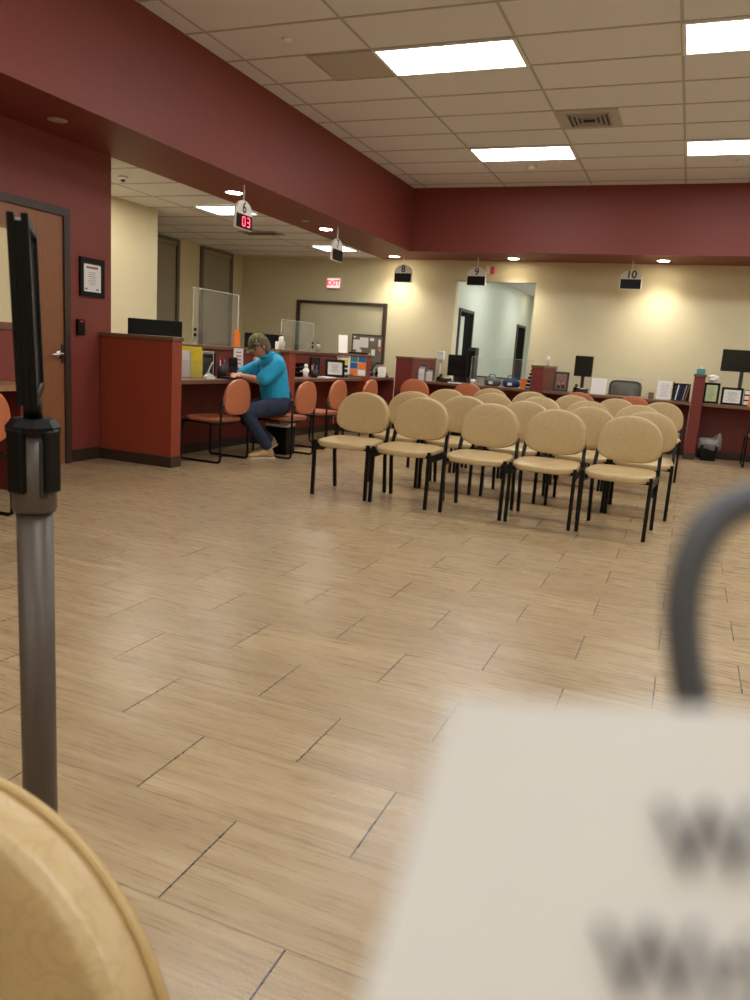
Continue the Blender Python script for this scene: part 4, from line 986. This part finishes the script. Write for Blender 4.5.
for s, q in ((1, 'L'), (-1, 'R')):
    N['hip'+q] = (W(.06, .1*s, .55), .085)
    kn = W(.47, .12*s, .475) if s > 0 else W(.44, -.14, .46)
    an = W(.20, .12*s, .11) if s > 0 else W(.06, -.12, .15)
    N['knee'+q] = (kn, .058); N['shin'+q] = ((kn*.62+an*.38), .05); N['ankle'+q] = (an, .03)
    ft = an+HX*.13+Vector((0, 0, -.07 if s > 0 else -.1)); N['toe'+q] = (ft-HX*.03, .02)
    chain('pelvis', 'hip'+q, 'knee'+q, 'shin'+q, 'ankle'+q, 'toe'+q)
    sh = W(.15, .175*s, .95); el = W(.345, .2, .80) if s > 0 else W(.37, -.25, .825); wr = W(.455, -.03, .828) if s > 0 else W(.5, -.06, .828)
    N['sh'+q] = (sh, .055); N['el'+q] = (el, .04); N['fore'+q] = ((el*.6+wr*.4), .038); N['wr'+q] = (wr, .026)
    dr = (wr-el).normalized(); sd = Vector((0, 0, 1)).cross(dr).normalized()*s; pm = wr+dr*.055+Vector((0, 0, -.002))
    N['palm'+q] = (pm, (.034, .016)); chain('collar', 'sh'+q, 'el'+q, 'fore'+q, 'wr'+q, 'palm'+q)
    for k, (o_, ln) in enumerate(((-.024, .066), (-.008, .078), (.009, .074), (.024, .058))):
        b0 = pm+dr*.03+sd*o_
        N['f%d%s0' % (k, q)] = (b0, .009); N['f%d%s1' % (k, q)] = (b0+dr*ln*.45+Vector((0, 0, .008)), .008); N['f%d%s2' % (k, q)] = (b0+dr*ln*.8+Vector((0, 0, -.006)), .0075); N['f%d%s3' % (k, q)] = (b0+dr*ln+Vector((0, 0, -.016)), .0065)
        chain('palm'+q, 'f%d%s0' % (k, q), 'f%d%s1' % (k, q), 'f%d%s2' % (k, q), 'f%d%s3' % (k, q))
    N['t%s0' % q] = (wr+dr*.03-sd*.028, .012); N['t%s1' % q] = (wr+dr*.06-sd*.045, .01); N['t%s2' % q] = (wr+dr*.085-sd*.04+Vector((0, 0, -.008)), .008)
    chain('wr'+q, 't%s0' % q, 't%s1' % q, 't%s2' % q)
# head form: ellipsoid pushed into a face, then fused with the body
HC = W(.285, 0, 1.135); fdir = (HX*.86+Vector((0, 0, -.5))).normalized(); up_ = (Vector((0, 0, 1))-fdir*fdir.z).normalized()
hm = MB(); vs = []; nA, nB = 24, 32
for i in range(nA+1):
    th = PI*i/nA
    for j in range(nB):
        ph = 2*PI*j/nB; d_ = (math.sin(th)*math.cos(ph), math.sin(th)*math.sin(ph), math.cos(th))
        f_, l_, u_ = d_[0]*.098, d_[1]*.077, d_[2]*.115
        if u_ < 0: l_ *= 1-.3*(-u_/.115); 
        if d_[0] > .2:
            f_ += .026*math.exp(-((l_/.012)**2)-((u_+.012)/.02)**2)          # nose
            f_ -= .010*math.exp(-(((abs(l_)-.03)/.014)**2)-((u_-.012)/.013)**2)   # eye sockets
            f_ += .006*math.exp(-((l_/.024)**2)-((u_+.052)/.008)**2)-.004*math.exp(-((l_/.024)**2)-((u_+.06)/.003)**2)
            f_ += .010*math.exp(-((l_/.028)**2)-((u_+.088)/.018)**2)
        vs.append(HC+fdir*f_+LX*l_+up_*u_)
fs = [(i*nB+j, i*nB+(j+1) % nB, (i+1)*nB+(j+1) % nB, (i+1)*nB+j) for i in range(nA) for j in range(nB)]
hm.add(vs, fs)
for s in (-1, 1):
    k = HC+LX*.078*s+up_*-.01-fdir*.005
    hm.tube([k-up_*.03, k-up_*.012+LX*.008*s, k+up_*.012+LX*.012*s, k+up_*.03], [.006, .011, .014, .006], 8)
skin_mesh('body', N, E_, 'pelvis', M['skin'], extra=hm, vox=.005)
# clothes
shN = {'w': (W(.075, 0, .615), (.165, .155)), 'b': (W(.10, 0, .72), (.165, .152)), 'c': (W(.115, 0, .88), (.162, .14)), 'd': (W(.13, 0, .98), (.13, .1)), 'n': (W(.2, 0, 1.05), (.066, .066))}
shE = [('w', 'b'), ('b', 'c'), ('c', 'd'), ('d', 'n')]
for s, q in ((1, 'L'), (-1, 'R')):
    sh = N['sh'+q][0]; el = N['el'+q][0]
    shN['s'+q] = (sh+Vector((0, 0, .0)), .082); shN['u'+q] = (sh*.5+el*.5, .078); shN['e'+q] = (sh*.15+el*.85, .076); shE += [('d', 's'+q), ('s'+q, 'u'+q), ('u'+q, 'e'+q)]
skin_mesh('polo_shirt', shN, shE, 'c', M['shirt'], vox=.008)
MB().tube([W(.2+.066*math.cos(a)-.006, .066*math.sin(a), 1.052+.03*-math.cos(a)) for a in [2*PI*k/20 for k in range(20)]], .014, 8, closed=True).build('shirt_collar', M['shirt'], man)
jN = {'p': (W(.03, 0, .565), (.135, .125)), 'wst': (W(.03, 0, .64), (.14, .12))}; jE = [('p', 'wst')]
for s, q in ((1, 'L'), (-1, 'R')):
    h_, k_, s_, a_2 = (N[n_+q][0] for n_ in ('hip', 'knee', 'shin', 'ankle'))
    jN['h'+q] = (h_, .108); jN['t'+q] = (h_*.45+k_*.55, .088); jN['k'+q] = (k_, .074); jN['s'+q] = (s_, .068); jN['a'+q] = (a_2*.92+k_*.08, .06)
    jE += [('p', 'h'+q), ('h'+q, 't'+q), ('t'+q, 'k'+q), ('k'+q, 's'+q), ('s'+q, 'a'+q)]
skin_mesh('jeans', jN, jE, 'p', M['jeans'], vox=.009)
MB().tube([W(.035+.145*math.cos(a), .15*math.sin(a), .60+.01*math.cos(a)) for a in [2*PI*k/28 for k in range(28)]], .016, 8, closed=True).build('belt', M['leather'], man)
for s, q in ((1, 'L'), (-1, 'R')):
    an = N['ankle'+q][0]; pitch = -.05 if s > 0 else -.5
    z0 = .0 if s > 0 else .02
    hl = Vector((an.x, an.y, 0))-HX*.03
    def BP(a, z, tip=pitch, hl=hl, s=s):
        up = (0 if s > 0 else .085*max(0, 1-a/.18)); return hl+HX*a+Vector((0, 0, z+up))
    bN = {'h': (BP(0, .045), (.04, .04)), 'a': (BP(.03, .1), (.042, .042)), 'm': (BP(.1, .05), (.042, .036)), 't': (BP(.19, .034), (.042, .03)), 'e': (BP(.235, .03), (.03, .022))}
    skin_mesh('boot', bN, [('h', 'a'), ('h', 'm'), ('m', 't'), ('t', 'e')], 'm', M['boot'])
    q_ = MB(); cr = Vector((0, 0, 1)).cross(HX)
    ring = [(-.045, .03), (-.03, .042), (.06, .036), (.16, .046), (.22, .04), (.258, .0), (.22, -.04), (.16, -.046), (.06, -.036), (-.03, -.042), (-.045, -.03)]
    pv = [BP(a, .016)+LX*b for a, b in ring]+[BP(a, .001)+LX*b for a, b in ring]; nn = len(ring)
    q_.add(pv, [tuple(range(nn)), tuple(range(nn, 2*nn))[::-1]]+[(i, (i+1) % nn, nn+(i+1) % nn, nn+i) for i in range(nn)]); q_.build('boot_sole', M['sole'], man)
# hair and cap
def shell(name, m, R_, cond, th=.004, push=0):
    vs = []; keep = []; n1, n2 = 28, 40
    for i in range(n1+1):
        a = PI*i/n1
        for j in range(n2):
            b = 2*PI*j/n2; d_ = (math.sin(a)*math.cos(b), math.sin(a)*math.sin(b), math.cos(a)); vs.append((HC+fdir*d_[0]*R_[0]+LX*d_[1]*R_[1]+up_*d_[2]*R_[2], d_))
    fs = []
    for i in range(n1):
        for j in range(n2):
            q4 = (i*n2+j, i*n2+(j+1) % n2, (i+1)*n2+(j+1) % n2, (i+1)*n2+j)
            if all(cond(vs[k][1]) for k in q4): fs.append(q4)
    used = sorted({k for f in fs for k in f}); mp = {k: i for i, k in enumerate(used)}
    o = MB().add([vs[k][0] for k in used], [tuple(mp[k] for k in f) for f in fs], 0, True).build(name, m, man)
    s_ = o.modifiers.new('thick', 'SOLIDIFY'); s_.thickness = th; s_.offset = 1
    return o
shell('hair', M['hair'], (.104, .084, .12), lambda d: d[0] < .25 and d[2] > -.72 and not (abs(d[1]) > .75 and d[0] > -.1 and d[2] < 0), th=.012)
cap = shell('cap', M['camo'], (.112, .09, .135), lambda d: d[2] > .12-.12*max(0, -d[0]), th=.004)
vs = []; nb = 13
for i in range(nb):
    a = -1.15+2.3*i/(nb-1)
    for r in (0, .35, .7, 1): vs.append(HC+fdir*(.1*math.cos(a)+.075*r*math.cos(a*.8))+LX*(.085*math.sin(a))+up_*(.028-.018*r-.012*abs(math.sin(a))))
o = MB().add(vs, [(i*4+j, i*4+j+1, (i+1)*4+j+1, (i+1)*4+j) for i in range(nb-1) for j in range(3)], 0, True).build('cap_bill', M['camo'], cap); so = o.modifiers.new('thick', 'SOLIDIFY'); so.thickness = .004
# pen in the hand
pw = P0+N['wrL'][0]+(N['wrL'][0]-N['elL'][0]).normalized()*.11
tag(MB().tube([Vector((0, 0, 0)), Vector((.03, .02, .11))], .0045, 8).build('pen', M['ink'], None, (pw.x, pw.y, WT+.006)), 'dark pen held in the writing hand of the man in turquoise', 'pen')

# ------------------------------------------------------------------ extra light: staff area and corridor
def area(name, loc, sx, sy, e, col=(1, .92, .8)):
    L = bpy.data.lights.new(name, 'AREA'); L.shape = 'RECTANGLE'; L.size = sx; L.size_y = sy; L.energy = e; L.color = col
    o = bpy.data.objects.new(name, L); C.objects.link(o); o.location = loc; return o
area('corridor_fill_light', (-2.8, 13.8, ZS-.03), .6, 1.2, 15, (.95, 1, .93))  # added fill, no fixture modelled; this and the next brighten the corridor
area('corridor_fill_light', (-2.8, 16.8, ZS-.03), .6, 1.2, 14, (.97, 1, .93))
area('staff_fill_light', (-5.7, 6.9, ZS-.03), .5, 1.0, 11)  # added light with no fitting, lifts the cream staff wall

w = bpy.data.worlds.new('World'); sc.world = w; w.use_nodes = True
w.node_tree.nodes['Background'].inputs[0].default_value = (.5, .45, .4, 1); w.node_tree.nodes['Background'].inputs[1].default_value = .05

# ------------------------------------------------------------------ camera
yaw, pitch, roll = -.3765, -.1909, .0678
fwd = Vector((math.sin(yaw)*math.cos(pitch), math.cos(yaw)*math.cos(pitch), math.sin(pitch)))
rt = Vector((math.cos(yaw), -math.sin(yaw), 0)); upv = rt.cross(fwd)
r_ = rt*math.cos(roll)+upv*math.sin(roll); u_ = -rt*math.sin(roll)+upv*math.cos(roll)
cam = bpy.data.cameras.new('camera'); co = bpy.data.objects.new('camera', cam); C.objects.link(co)
co.matrix_world = Matrix.Translation((0, 0, 1.15)) @ Matrix((r_, u_, -fwd)).transposed().to_4x4()
cam.sensor_fit = 'VERTICAL'; cam.sensor_height = 36; cam.sensor_width = 27; cam.lens = 27.36; cam.clip_start = .01; cam.clip_end = 100
cam.dof.use_dof = True; cam.dof.focus_distance = 3.0; cam.dof.aperture_fstop = 8.0
sc.camera = co
vs_ = sc.view_settings; vs_.view_transform = 'Standard'; vs_.look = 'None'; vs_.gamma = 1; vs_.use_curve_mapping = False; vs_.exposure = 0.85
sc.cycles.use_denoising = True; sc.cycles.max_bounces = 6; sc.cycles.diffuse_bounces = 4; sc.cycles.transparent_max_bounces = 16; sc.cycles.sample_clamp_indirect = 6
